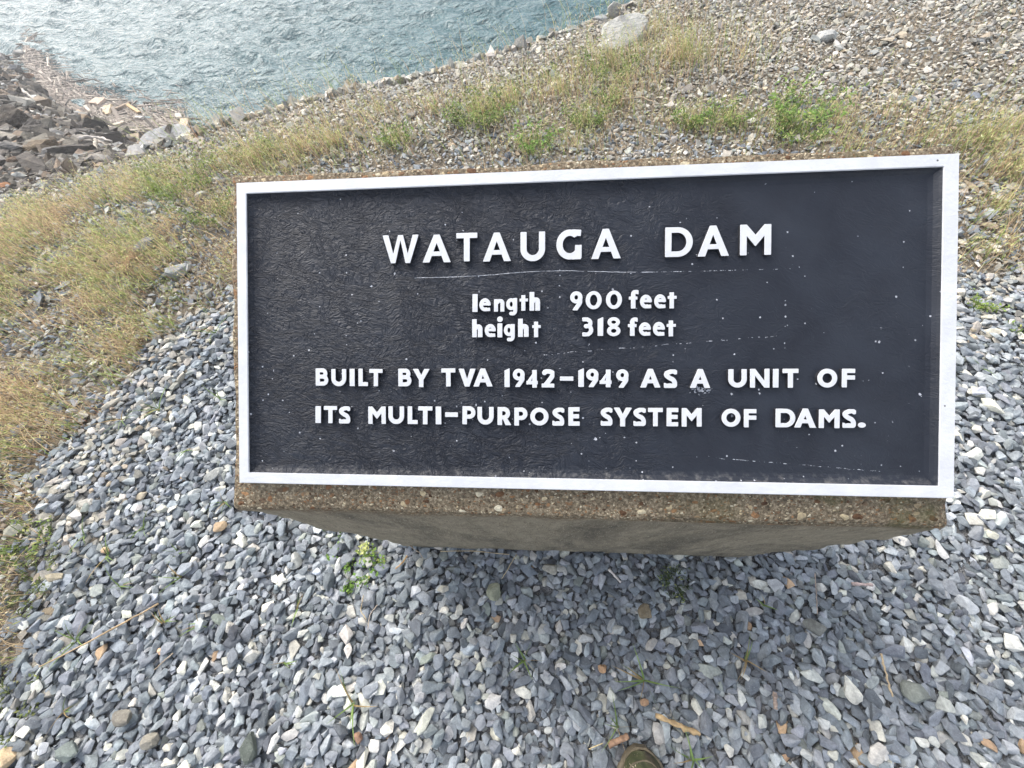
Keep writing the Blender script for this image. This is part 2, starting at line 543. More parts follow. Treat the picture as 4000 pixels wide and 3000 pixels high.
def build_ground():
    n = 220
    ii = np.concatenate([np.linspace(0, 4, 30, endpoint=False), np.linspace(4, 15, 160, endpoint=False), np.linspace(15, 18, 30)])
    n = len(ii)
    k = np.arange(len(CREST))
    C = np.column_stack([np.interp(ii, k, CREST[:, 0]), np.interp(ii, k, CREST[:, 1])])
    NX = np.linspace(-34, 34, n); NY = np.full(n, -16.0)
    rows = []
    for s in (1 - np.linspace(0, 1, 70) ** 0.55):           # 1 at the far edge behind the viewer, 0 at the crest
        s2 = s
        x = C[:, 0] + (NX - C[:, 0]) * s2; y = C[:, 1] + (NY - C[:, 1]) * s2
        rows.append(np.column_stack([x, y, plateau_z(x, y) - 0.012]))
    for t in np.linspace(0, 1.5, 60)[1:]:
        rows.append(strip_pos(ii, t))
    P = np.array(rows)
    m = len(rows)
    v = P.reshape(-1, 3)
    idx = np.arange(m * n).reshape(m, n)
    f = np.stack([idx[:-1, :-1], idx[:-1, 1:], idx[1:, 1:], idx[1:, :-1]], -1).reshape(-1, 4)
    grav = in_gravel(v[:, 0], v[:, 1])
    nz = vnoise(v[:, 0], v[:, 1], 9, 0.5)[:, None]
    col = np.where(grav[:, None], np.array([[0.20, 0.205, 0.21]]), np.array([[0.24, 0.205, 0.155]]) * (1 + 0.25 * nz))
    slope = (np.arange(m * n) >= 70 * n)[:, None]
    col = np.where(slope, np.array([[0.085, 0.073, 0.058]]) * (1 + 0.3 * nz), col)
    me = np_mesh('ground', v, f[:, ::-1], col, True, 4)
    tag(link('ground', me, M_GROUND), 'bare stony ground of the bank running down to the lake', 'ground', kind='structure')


build_ground()


def build_water():
    xs = np.concatenate([[-500, -200, -90, -50, -32], np.arange(-24, 7, 0.075), [12, 25, 60, 200, 500]])
    ys = np.concatenate([[-200, -60, -20, 0, 3], np.arange(5, 22, 0.075), [26, 34, 50, 90, 200, 600]])
    X, Y = np.meshgrid(xs, ys)
    Z = np.zeros_like(X)
    r = np.random.default_rng(3)
    for lam, amp, na in ((1.5, 0.016, 6), (0.85, 0.017, 8), (0.5, 0.013, 9), (0.3, 0.006, 8)):
        for _ in range(na):
            a = R_(250) + r.normal(0, 0.42)
            kx, ky = 2 * math.pi / lam * math.cos(a), 2 * math.pi / lam * math.sin(a)
            f = r.uniform(0.8, 1.25)
            ph = kx * f * X + ky * f * Y + r.uniform(0, 6.28) + 0.9 * vnoise(X, Y, int(r.integers(1, 999)), lam * 2.2)
            Z += amp * (1 - 2 * np.abs(np.sin(ph / 2)) ** 1.3) * (0.7 + 0.5 * vnoise(X, Y, int(r.integers(1, 999)), 2.5))
    core = (X > -25) & (X < 8) & (Y > 4) & (Y < 23)
    Z = np.where(core, Z * 1.15, 0)
    v = np.column_stack([X.ravel(), Y.ravel(), WATER_Z + Z.ravel()])
    ny, nx = X.shape
    idx = np.arange(nx * ny).reshape(ny, nx)
    f = np.stack([idx[:-1, :-1], idx[:-1, 1:], idx[1:, 1:], idx[1:, :-1]], -1).reshape(-1, 4)
    tag(link('water', np_mesh('water', v, f, None, True, 4), M_WATER), 'rippled blue green lake water below the stony bank', 'water', kind='structure')


build_water()

# ------------------------------------------------------------------ the plaque and its concrete block
PL_O = Vector((-0.4567, 0.5322, 0.8792)); PL_TILT = R_(30.724)
PW, PH = 1.0, 0.4517
root = bpy.data.objects.new('dam_plaque', None)
root.location = (0.04, 0.34, 0)
COL.objects.link(root)
tag(root, 'black and white cast plaque with raised lettering on a sloped concrete block', 'plaque')


def build_plinth():
    """block with vertical sides, a sloped top, and slightly bulging ends"""
    zs = [-0.12, 0.0, 0.09, 0.17, 0.28, 0.37, 0.47, 0.55, 0.611]
    xl = [-0.40, -0.402, -0.405, -0.418, -0.455, -0.477, -0.487, -0.484, -0.480]
    xr = [0.545, 0.548, 0.562, 0.573, 0.592, 0.599, 0.599, 0.578, 0.5535]
    fy = [0.140, 0.138, 0.135, 0.132, 0.129, 0.1265, 0.1235, 0.119, 0.1150]
    bm = bmesh.new()
    back_y = 0.5595
    tan = math.tan(PL_TILT)
    rings = []
    for z, a, b_, y in zip(zs, xl, xr, fy):
        zb = z if z < 0.3 else z + (z - 0.3) / 0.311 * 0.2645
        rings.append([bm.verts.new((a, y, z)), bm.verts.new((b_, y, z)), bm.verts.new((b_, back_y, zb)), bm.verts.new((a, back_y, zb))])
    for r0, r1 in zip(rings[:-1], rings[1:]):
        for k in range(4):
            bm.faces.new((r0[k], r0[(k + 1) % 4], r1[(k + 1) % 4], r1[k]))
    top = bm.faces.new(rings[-1])
    bm.faces.new(rings[0][::-1])
    bm.normal_update()
    rim = list(top.edges) + [e for e in bm.edges if abs(e.verts[0].co.y - 0.117) < 0.03 and abs(e.verts[1].co.y - 0.117) < 0.03 and abs(e.verts[0].co.x - e.verts[1].co.x) < 0.1]
    bmesh.ops.bevel(bm, geom=list(set(rim)), offset=0.0065, segments=3, profile=0.5, affect='EDGES')
    bmesh.ops.subdivide_edges(bm, edges=[e for e in bm.edges if e.calc_length() > 0.06], cuts=20, use_grid_fill=True)
    bmesh.ops.triangulate(bm, faces=[f for f in bm.faces if len(f.verts) > 4])
    for v in bm.verts:
        p = v.co
        if p.z > -0.1:
            d = 0.0028 * float(vnoise(p.x * 1.0 + p.z * 0.7, p.y + p.z, 31, 0.045)) + 0.0016 * float(vnoise(p.x + p.z, p.y - p.z, 32, 0.018))
            v.co = p + v.normal * d
    loc = Matrix.Translation(-root.location)
    bm.transform(loc)
    o = link('plinth', bm_mesh('plinth', bm, True), M_CONC, root)
    return o


# the concrete material works in the block's own coordinates (x,z as in the scene, root moves only x,y)
build_plinth()

PLM = Matrix.Translation(PL_O - Vector(root.location)) @ Matrix.Rotation(PL_TILT, 4, 'X')


def place_plaque_part(name, me, mat, parent=root, mat4=None):
    o = link(name, me, mat, parent)
    if parent is root:
        o.matrix_local = PLM if mat4 is None else PLM @ mat4
    elif mat4 is not None:
        o.matrix_local = mat4
    return o


IX0, IX1, IY0, IY1 = 0.0160, 0.9808, -0.0165, -0.4355      # inner edge of the white border
PD = -0.0085                                              # depth of the dark field below the border


def build_border():
    bm = bmesh.new()
    out = [(0, -PH), (PW, -PH), (PW, 0), (0, 0)]
    inn = [(IX0, IY1), (IX1, IY1), (IX1, IY0), (IX0, IY0)]
    vo = [bm.verts.new((x, y, 0)) for x, y in out]; vi = [bm.verts.new((x, y, 0)) for x, y in inn]
    bo = [bm.verts.new((x, y, -0.019)) for x, y in out]; bi = [bm.verts.new((x, y, -0.0012)) for x, y in inn]
    for k in range(4):
        j = (k + 1) % 4
        bm.faces.new((vo[k], vo[j], vi[j], vi[k]))
        bm.faces.new((bo[k], bo[j], vo[j], vo[k]))
        bm.faces.new((vi[k], vi[j], bi[j], bi[k]))
    bmesh.ops.bevel(bm, geom=[e for e in bm.edges if all(abs(v.co.z) < 1e-6 for v in e.verts) and len(e.link_faces) == 2 and not all(abs(f.normal.z) > .9 for f in e.link_faces)], offset=0.0009, segments=2, affect='EDGES')
    return place_plaque_part('border', bm_mesh('border', bm), M_WHITE)


build_border()


def build_panel():
    """dark field with a coved edge rising to the border"""
    bm = bmesh.new()
    prof = [(0.0, -0.0012), (0.0022, -0.0040), (0.0060, -0.0070), (0.0115, PD)]
    rings = []
    for d, z in prof:
        rings.append([bm.verts.new((x, y, z)) for x, y in ((IX0 + d, IY1 + d), (IX1 - d, IY1 + d), (IX1 - d, IY0 - d), (IX0 + d, IY0 - d))])
    for r0, r1 in zip(rings[:-1], rings[1:]):
        for k in range(4):
            j = (k + 1) % 4
            bm.faces.new((r0[k], r0[j], r1[j], r1[k]))
    bm.faces.new(rings[-1])
    bm.normal_update()
    return place_plaque_part('panel', bm_mesh('panel', bm), M_PANEL)


panel = build_panel()


# ---- lettering: strokes -> distance field -> outline -> raised letter
class Glyph:
    def __init__(self, W, w):
        self.W, self.w, self.add_, self.sub_ = W, w, [], []

    def poly(self, pts, sub=False):
        (self.sub_ if sub else self.add_).append(('p', np.array(pts, float)))

    def rect(self, x0, y0, x1, y1):
        self.poly([(x0, y0), (x1, y0), (x1, y1), (x0, y1)])

    def ring(self, cx, cy, rx, ry, ix, iy):
        self.add_.append(('r', cx, cy, rx, ry, ix, iy))

    def path(self, pts, w=None, smooth=True):
        pts = np.array(pts, float)
        if smooth:
            q = np.vstack([2 * pts[0] - pts[1], pts, 2 * pts[-1] - pts[-2]])
            out = []
            for i in range(len(pts) - 1):
                p0, p1, p2, p3 = q[i:i + 4]
                for t in np.linspace(0, 1, 9)[:-1]:
                    out.append(0.5 * (2 * p1 + (p2 - p0) * t + (2 * p0 - 5 * p1 + 4 * p2 - p3) * t * t + (3 * p1 - p0 - 3 * p2 + p3) * t ** 3))
            out.append(pts[-1])
            pts = np.array(out)
        self.add_.append(('s', pts, w or self.w))

    def arc(self, cx, cy, rx, ry, a0, a1, w=None):
        t = np.radians(np.linspace(a0, a1, 26))
        self.path(np.column_stack([cx + rx * np.cos(t), cy + ry * np.sin(t)]), w, False)

    @staticmethod
    def _poly_sdf(X, Y, P):
        d = np.full(X.shape, 1e9); ins = np.zeros(X.shape, bool)
        for i in range(len(P)):
            a, b = P[i], P[(i + 1) % len(P)]
            e = b - a
            t = np.clip(((X - a[0]) * e[0] + (Y - a[1]) * e[1]) / max(e @ e, 1e-12), 0, 1)
            d = np.minimum(d, np.hypot(X - a[0] - t * e[0], Y - a[1] - t * e[1]))
            c = ((a[1] > Y) != (b[1] > Y)) & (X < (b[0] - a[0]) * (Y - a[1]) / (b[1] - a[1] + 1e-12) + a[0])
            ins ^= c
        return np.where(ins, -d, d)

    def field(self, X, Y):
        D = np.full(X.shape, 1e9)
        for a in self.add_:
            if a[0] == 'p':
                D = np.minimum(D, self._poly_sdf(X, Y, a[1]))
            elif a[0] == 'r':
                _, cx, cy, rx, ry, ix, iy = a
                o = (np.sqrt(((X - cx) / rx) ** 2 + ((Y - cy) / ry) ** 2) - 1) * min(rx, ry)
                i = (1 - np.sqrt(((X - cx) / ix) ** 2 + ((Y - cy) / iy) ** 2)) * min(ix, iy)
                D = np.minimum(D, np.maximum(o, i))
            else:
                pts, w = a[1], a[2] / 2
                n = len(pts)
                for k in range(n - 1):
                    p, q = pts[k], pts[k + 1]
                    e = q - p; L = np.hypot(*e)
                    if L < 1e-9: continue
                    u = ((X - p[0]) * e[0] + (Y - p[1]) * e[1]) / L
                    s = np.abs((X - p[0]) * e[1] - (Y - p[1]) * e[0]) / L
                    D = np.minimum(D, np.maximum(np.maximum(-u, u - L), s - w))
                    if k > 0:
                        D = np.minimum(D, np.hypot(X - p[0], Y - p[1]) - w)
        for a in self.sub_:
            D = np.maximum(D, -self._poly_sdf(X, Y, a[1]))
        return np.maximum(D, np.maximum(np.maximum(-X, X - self.W), np.maximum(-Y, Y - 1)))


def glyph(ch, W, w):
    g = Glyph(W, w)
    h = w / 2
    hz = w * 0.88                         # horizontal strokes are a little thinner
    if ch in 'AV':
        lw = 1.22 * w; t0 = W / 2 - 0.52 * w; t1 = W / 2 + 0.52 * w
        A = [[(0, 0), (lw, 0), (t1, 1), (t0, 1)], [(W - lw, 0), (W, 0), (t1, 1), (t0, 1)]]
        for P in A:
            g.poly(P if ch == 'A' else [(x, 1 - y) for x, y in P])
        if ch == 'A':
            f = 0.24; g.rect(lw * 0.6 + (t0) * f * .55, 0.235, W - lw * 0.6 - t0 * f * .55, 0.235 + 0.75 * w)
    elif ch == 'W':
        lw = 1.05 * w; b0, b1 = 0.235 * W, 0.355 * W
        for fl in (0, 1):
            P = [[(0, 1), (lw, 1), (b1, 0), (b0, 0)], [(b0, 0), (b1, 0), (0.525 * W, 1), (0.435 * W, 1)]]
            for q in P:
                g.poly([(W - x, y) for x, y in q] if fl else q)
    elif ch == 'M':
        g.rect(0, 0, w, 1); g.rect(W - w, 0, W, 1)
        bt = 0.30
        g.poly([(0, 1), (1.0 * w, 1), (W / 2 + 0.12 * w, bt + 0.02), (W / 2, bt), (W / 2 - .12 * w, bt + .02), (w * 0.9, 0.68), (0, 1)])
        g.poly([(0, 1), (w, 1), (W / 2, 0.655), (W / 2, bt), (w * 0.8, 0.70)])
        g.poly([(W, 1), (W - w, 1), (W / 2, 0.655), (W / 2, bt), (W - w * 0.8, 0.70)])
    elif ch == 'N':
        g.rect(0, 0, w, 1); g.rect(W - w, 0, W, 1)
        g.poly([(0, 1), (w * 1.05, 1), (W, 0), (W - w * 1.05, 0)])
    elif ch == 'Y':
        lw = 1.2 * w
        g.rect(W / 2 - h, 0, W / 2 + h, 0.48)
        g.poly([(0, 1), (lw, 1), (W / 2 + h, 0.40), (W / 2 - h, 0.40)])
        g.poly([(W, 1), (W - lw, 1), (W / 2 - h, 0.40), (W / 2 + h, 0.40)])
    elif ch == 'T':
        g.rect(0, 1 - hz, W, 1); g.rect(W / 2 - h, 0, W / 2 + h, 1)
    elif ch == 'U':
        r = W / 2
        g.rect(0, r * 0.98, w, 1); g.rect(W - w, r * 0.98, W, 1)
        g.arc(W / 2, r, W / 2 - h, r - h * .95, 180, 360)
    elif ch == 'O':
        g.ring(W / 2, .5, W / 2, .5, W / 2 - w * .98, .5 - w * .93)
    elif ch == '0':
        k = 0.20
        g.ring(W / 2, .5, W / 2, .5, W / 2 - k * 1.08, .5 - k * .88)
    elif ch == 'D':
        g.rect(0, 0, w, 1)
        r = min(W * 0.62, 0.5)
        g.ring(W - r, .5, r, .5, r - w, .5 - hz)
        g.poly([(w * .5, 0), (W - r, 0), (W - r, hz), (w * .5, hz)]); g.poly([(w * .5, 1), (W - r, 1), (W - r, 1 - hz), (w * .5, 1 - hz)])
        g.poly([(w, hz), (W - r + 0.002, hz), (W - r + .002, 1 - hz), (w, 1 - hz)], True)
    elif ch == 'G':
        g.arc(W * .53, .5, W * .53 - h, .5 - h, 52, 318)
        g.rect(W - w * 1.05, 0.05, W, 0.475)
        g.path([(W * .62, h * .95), (W - .02, 0.10)], w * .95, False)
        g.path([(W * .62, 1 - h * .95), (W * .97, .915 - .03)], w, False)
    elif ch in 'PRB':
        g.rect(0, 0, w, 1)
        ym = 0.42 if ch != 'B' else 0.52
        y0 = ym - hz / 2 if ch == 'B' else ym - hz * .5
        wr = W if ch == 'P' else W * .93
        if ch == 'R': wr = W * .92
        ry = (1 - y0) / 2
        rx = min(wr - w * .6, ry * 1.02)
        g.arc(wr - rx, y0 + ry, rx - h, ry - hz / 2, -90, 90, hz * 1.05)
        g.rect(w * .5, 1 - hz, wr - rx, 1); g.rect(w * .5, y0, wr - rx, y0 + hz)
        if ch == 'B':
            ry2 = (y0 + hz) / 2; rx2 = min(W - w * .6, ry2 * 1.02)
            g.arc(W - rx2, ry2, rx2 - h, ry2 - hz / 2, -90, 90, hz * 1.05)
            g.rect(w * .5, 0, W - rx2, hz)
        if ch == 'R':
            g.poly([(w * 1.1, .46), (w * 2.0, .46), (W, 0), (W - 1.3 * w, 0)])
    elif ch == 'S':
        k = w * .96
        g.path([(W * .90, .845), (W * .72, .93 - .02), (W * .5, 1 - k / 2), (k / 2 + .03, .80), (k / 2 + .015, .68), (W * .42, .545), (W * .70, .44), (W - k / 2, .27), (W * .80, .115), (W * .45, k / 2), (W * .2, .09), (W * .03, .15)], k)
    elif ch == 'E':
        g.rect(0, 0, w, 1); g.rect(0, 0, W, hz); g.rect(0, 1 - hz, W, 1); g.rect(0, .51 - hz / 2, W * .95, .51 + hz / 2)
    elif ch == 'F':
        g.rect(0, 0, w, 1); g.rect(0, 1 - hz, W, 1); g.rect(0, .53 - hz / 2, W, .53 + hz / 2)
    elif ch == 'L':
        g.rect(0, 0, w, 1); g.rect(0, 0, W, hz)
    elif ch in 'Il':
        g.rect(0, 0, W, 1)
    elif ch == '-':
        g.rect(0, 0, W, 1)
    elif ch == '.':
        g.ring(W / 2, .5, W / 2, .5, 1e-4, 1e-4)
    elif ch == '1':
        g.poly([(0, 0), (W, 0), (W, 1), (W * .82, .985), (0, .88)])
    elif ch == '9':
        k = w * 1.0
        rx, ry = W / 2, 0.315
        g.ring(rx, 1 - ry, rx, ry, rx - k * .95, ry - k * .85)
        g.path([(W - k * .48, .70), (W - k * .56, .55), (W * .80, .40), (W * .62, .22), (W * .36, -.02)], k * .98)
    elif ch == '4':
        g.rect(W - w * 1.22, 0, W - w * .22, 1)
        g.poly([(W * .78, 1), (W - w * .22, 1), (W - w * .22, .19), (0, .19), (0, .29)])
        g.poly([(W - w * 1.22, .37), (W - w * 1.22, .63), (W * .38, .37)], True)
        g.rect(0, .19, W, .37)
    elif ch == '2':
        g.path([(W * .20, .80), (W * .28, .865), (W * .55, 1 - h * .92), (W * .86, .80), (W * .80, .58), (W * .22, .05)], w)
        g.rect(0, 0, W, hz * .92)
        g.poly([(0, 0), (w * 1.6, 0), (w * 1.9, .2), (W * .22, .2)])
    elif ch == '3':
        k = w * .92
        g.path([(W * .06, .91), (W * .45, 1 - k / 2), (W * .90 - k / 2, .78), (W * .68, .58), (W * .28, .535)], k)
        g.path([(W * .28, .535), (W * .68, .52), (W - k / 2, .29), (W * .52, k / 2), (W * .05, .10)], k)
    elif ch == '8':
        k = w * .84
        g.ring(W / 2, .745, W * .46, .255, W * .46 - k, .255 - k * .85)
        g.ring(W / 2, .275, W / 2, .275, W / 2 - k * 1.05, .275 - k * .85)
    elif ch in 'hn':
        s = w
        xh = 1.0 if ch == 'n' else 0.69
        g.rect(0, 0, s, 1)
        r = (W - s * .35) / 2
        g.rect(W - s, 0, W, xh - r * .75)
        g.arc(s * .35 + r, xh - r * .8, r - s / 2, r * .8 - s * .42, 0, 172, s * .95)
    elif ch == 'e':
        k = w * .86
        g.arc(W / 2, .5, W / 2 - k / 2, .5 - k / 2, -2, 300, k)
        g.rect(k * .5, .46, W * .99, .46 + k * .72)
        g.path([(W * .62, k * .47), (W * .95, .14)], k * .92, False)
    elif ch == 'i':
        g.rect(W * .08, 0, W * .92, .66)
        g.ring(W / 2, .87, W / 2, .125, 1e-4, 1e-4)
    elif ch == 'g':
        k = w * .92
        cy = .64
        g.ring(W * .46, cy, W * .46, .335, W * .46 - k * .98, .335 - k * .9)
        g.rect(W - k * 1.12, .26, W, .985)
        g.path([(W - k * .56, .30), (W - k * .60, .19), (W * .66, .092), (W * .40, .10)], k * 1.0)
    elif ch == 't':
        g.rect(W * .22, 0, W * .22 + w * 1.02, 1); g.rect(0, .61, W, .61 + w * .70)
    elif ch == 'f':
        x0 = W * .22
        g.rect(x0, 0, x0 + w, .80); g.rect(0, .485, W * .88, .485 + w * .68)
        g.path([(x0 + w / 2, .74), (x0 + w * .60, .86), (W * .72, 1 - w * .42), (W * 1.02, .875)], w * .88)
    return g


def contour_polys(g, res):
    """marching squares on the glyph's distance field -> closed loops"""
    pad = 3
    nx = int(math.ceil(g.W / res)) + 2 * pad; ny = int(math.ceil(1 / res)) + 2 * pad
    xs = (np.arange(nx) - pad) * res; ys = (np.arange(ny) - pad) * res
    X, Y = np.meshgrid(xs, ys)
    D = g.field(X, Y) + 1e-7
    seg = {}

    def cut(j0, i0, j1, i1):
        a, b = D[j0, i0], D[j1, i1]
        t = a / (a - b)
        return (xs[i0] + (xs[i1] - xs[i0]) * t, ys[j0] + (ys[j1] - ys[j0]) * t)
    pts = {}
    nxt = {}
    for j in range(ny - 1):
        for i in range(nx - 1):
            c = (D[j, i] < 0) | ((D[j, i + 1] < 0) << 1) | ((D[j + 1, i + 1] < 0) << 2) | ((D[j + 1, i] < 0) << 3)
            c = int(c)
            if c in (0, 15): continue
            E = {0: ('h', j, i), 1: ('v', j, i + 1), 2: ('h', j + 1, i), 3: ('v', j, i)}
            T = {1: [(3, 0)], 2: [(0, 1)], 3: [(3, 1)], 4: [(1, 2)], 5: [(3, 0), (1, 2)], 6: [(0, 2)], 7: [(3, 2)], 8: [(2, 3)], 9: [(2, 0)], 10: [(0, 1), (2, 3)], 11: [(2, 1)], 12: [(1, 3)], 13: [(1, 0)], 14: [(0, 3)]}[c]
            for a, b in T:
                for e in (a, b):
                    k = E[e]
                    if k not in pts:
                        pts[k] = cut(k[1], k[2], k[1], k[2] + 1) if k[0] == 'h' else cut(k[1], k[2], k[1] + 1, k[2])
                nxt[E[a]] = E[b]
    loops = []
    while nxt:
        k0, k = next(iter(nxt.items()))
        lp = [k0]
        del nxt[k0]
        while k != k0 and k in nxt:
            lp.append(k)
            k = nxt.pop(k)
        P = np.array([pts[q] for q in lp])
        keep = [0]
        for q in range(1, len(P)):                     # drop nearly collinear points
            a, b, cc = P[keep[-1]], P[q], P[(q + 1) % len(P)]
            if abs((b[0] - a[0]) * (cc[1] - b[1]) - (b[1] - a[1]) * (cc[0] - b[0])) > 1.2e-6 or np.hypot(*(b - a)) > 0.25:
                keep.append(q)
        if len(keep) > 3:
            loops.append(P[keep])
    return loops


LETTERS = """W0,224.6,277.9,84.1,124.4 A0,284.7,325.5,85.1,124.6 T0,334.4,364.4,83.9,124.2 A0,373.1,412.7,84.6,125.1 U0,427.2,461.6,84.9,126.0 G0,478.0,512.9,83.2,124.8 A0,527.0,567.1,84.0,125.2 D0,628.1,664.6,84.4,124.7 A0,671.7,712.6,84.0,125.3 M0,727.7,767.7,83.8,124.9
l1,357.8,364.8,172.1,197.2 e1,367.9,383.8,178.4,196.5 n1,389.1,403.5,179.8,197.1 g1,406.8,422.0,178.3,202.8 t1,426.0,437.3,174.7,196.3 h1,440.2,454.6,170.4,196.6 91,497.5,514.2,170.5,196.8 01,519.3,541.0,170.5,195.5 01,547.5,569.0,170.4,195.6 f1,579.2,591.8,170.0,195.3 e1,594.4,609.9,176.9,195.4 e1,613.7,629.1,176.8,195.7 t1,632.1,643.6,174.2,195.9
h2,357.5,371.9,208.2,233.7 e2,375.7,391.2,215.4,233.6 i2,393.5,401.1,204.6,234.1 g2,403.5,418.6,215.4,239.9 h2,423.8,438.4,208.2,233.7 t2,444.1,455.6,212.7,234.3 32,514.7,529.4,207.6,233.7 12,536.1,543.2,207.4,233.2 82,549.1,567.1,207.7,233.8 f2,578.0,590.7,208.4,233.6 e2,593.0,608.8,215.5,233.7 e2,612.2,627.9,215.0,233.9 t2,631.1,642.8,213.1,234.6
B3,121.2,140.4,278.7,303.9 U3,145.4,167.8,279.7,304.5 I3,173.6,180.7,279.5,304.5 L3,186.9,200.8,279.3,304.4 T3,203.3,223.1,279.6,304.6 B3,247.5,266.9,279.4,304.7 Y3,269.4,293.7,279.7,305.8 T3,311.9,332.2,279.2,304.9 V3,337.3,361.7,279.6,304.9 A3,359.1,386.4,279.4,304.9 13,404.4,411.3,279.2,305.6 93,416.2,432.7,279.9,305.4 43,435.8,451.5,281.6,306.4 23,457.5,474.9,280.5,305.9 -3,483.5,501.8,290.9,296.3 13,509.4,516.6,279.4,305.1 93,520.3,536.9,280.1,305.4 43,539.2,555.2,281.2,305.6 93,562.1,578.6,280.8,306.3 A3,595.2,622.1,280.3,305.9 S3,627.5,644.7,281.2,306.4 A3,662.5,689.2,280.5,306.2 U3,713.7,737.4,281.0,305.6 N3,742.3,767.2,280.6,305.8 I3,772.3,779.1,280.7,305.5 T3,785.0,805.0,280.5,305.8 O3,829.9,854.6,280.5,305.4 F3,861.0,877.1,280.6,305.1
I4,120.1,128.0,335.1,359.7 T4,133.0,153.0,334.8,359.8 S4,156.6,173.4,335.1,360.1 M4,201.7,227.8,335.3,360.4 U4,232.4,255.5,334.8,360.0 L4,261.4,275.9,334.7,360.0 T4,277.0,297.8,334.6,360.2 I4,303.6,311.2,334.8,360.0 -4,317.4,335.7,343.2,349.1 P4,342.8,361.5,334.0,359.6 U4,364.9,387.9,334.8,359.7 R4,394.2,413.4,334.8,360.2 P4,418.5,437.1,335.6,360.9 O4,441.3,466.7,335.4,360.3 S4,472.9,489.0,335.3,360.4 E4,495.6,510.9,334.6,360.4 S4,540.8,556.5,334.9,359.9 Y4,558.8,583.3,334.8,360.6 S4,586.2,602.7,335.0,359.9 T4,606.2,625.7,334.9,360.0 E4,631.4,646.6,334.7,359.8 M4,651.9,678.1,334.9,360.1 O4,705.2,729.6,335.5,359.8 F4,734.7,750.5,335.8,360.2 D4,776.4,801.4,335.0,359.8 A4,800.7,828.0,334.5,359.9 M4,832.4,858.4,335.6,360.3 S4,862.5,878.9,335.1,359.8 .4,881.7,891.0,352.9,359.3"""


def build_letters():
    items = []
    for tok in LETTERS.split():
        p = tok.split(',')
        ch, ln = p[0][0], int(p[0][1])
        items.append((ch, ln, *[float(k) / 1000 for k in p[1:]]))
    cache = {}
    tmp = bpy.data.curves.new('tmp', 'CURVE')
    for ch, ln, u0, u1, v0, v1 in items:
        bw, bh = u1 - u0, v1 - v0
        key = (ch, ln == 0)
        if key not in cache:
            W = bw / bh
            if ln == 0: w = 0.198
            elif ch in 'en': w = 0.30
            elif ch in 'htfig': w = {'h': .235, 't': .235, 'f': .225, 'i': .2, 'g': .21}[ch]
            else: w = 0.238 if ch not in '0938' else 0.218
            loops = contour_polys(glyph(ch, W, w), 1 / 60 if ln else 1 / 80)
            cu = bpy.data.curves.new('glyph', 'CURVE')
            cu.dimensions = '2D'
            cu.fill_mode = 'BOTH'
            for lp in loops:
                sp = cu.splines.new('POLY')
                sp.points.add(len(lp) - 1)
                for q, (x, y) in zip(sp.points, lp):
                    q.co = (x * bh, y * bh, 0, 1)
                sp.use_cyclic_u = True
            cu.extrude = 0.0027
            cu.bevel_depth = 0.00035
            cu.bevel_resolution = 1
            co = bpy.data.objects.new('glyph', cu)
            COL.objects.link(co)
            bpy.context.view_layer.update()
            me = bpy.data.meshes.new_from_object(co.evaluated_get(bpy.context.evaluated_depsgraph_get()))
            bpy.data.objects.remove(co)
            me.name = 'letter'
            me.materials.clear()
            me.materials.append(M_WHITE); me.materials.append(M_SIDE)
            for p in me.polygons:
                p.use_smooth = False
                p.material_index = 0 if p.normal.z > 0.35 else 1
            cache[key] = (me, bw, bh)
        me, mw, mh = cache[key]
        o = link('letter', me, M_WHITE, panel)
        jit = random.uniform(-0.0004, 0.0004)
        o.location = (u0, -v1, -0.0056 + jit)
        o.scale = (bw / mw, bh / mh, 1)
        o.rotation_euler = (0, 0, R_(random.uniform(-0.5, 0.5)))
    bpy.data.curves.remove(tmp)


build_letters()


# ------------------------------------------------------------------ stones
def hull_proto(r, flat, elong, npts=13, bev=0.0, box=0.7):
    bm = bmesh.new()
    for _ in range(npts):
        d = r.normal(size=3); d /= np.linalg.norm(d)
        d = d / (np.abs(d) ** 4).sum() ** 0.25 * box + d * (1 - box)
        d *= r.uniform(0.82, 1.0)
        bm.verts.new((d[0] * elong, d[1], d[2] * flat))
    bmesh.ops.convex_hull(bm, input=bm.verts)
    loose = [v for v in bm.verts if not v.link_faces]
    bmesh.ops.delete(bm, geom=loose, context='VERTS')
    bmesh.ops.dissolve_limit(bm, angle_limit=R_(9), verts=bm.verts, edges=bm.edges)
    if bev > 0:
        bmesh.ops.bevel(bm, geom=list(bm.edges), offset=bev, segments=1, affect='EDGES', clamp_overlap=True)
    bmesh.ops.triangulate(bm, faces=list(bm.faces))
    bm.verts.index_update()
    v = np.array([tuple(q.co) for q in bm.verts])
    f = np.array([[q.index for q in p.verts] for p in bm.faces])
    bm.free()
    v -= (v.max(0) + v.min(0)) / 2
    return v, f


PROTO_N, PROTO_F = [], []
_r = np.random.default_rng(5)
for k in range(46):
    fl, el = _r.uniform(0.38, 0.8), _r.uniform(1.05, 1.9)
    PROTO_N.append(hull_proto(_r, fl, el, int(_r.integers(9, 15)), 0.055, _r.uniform(0.2, 0.9)))
    PROTO_F.append(hull_proto(_r, fl, el, int(_r.integers(8, 12)), 0.0, _r.uniform(0.2, 0.9)))


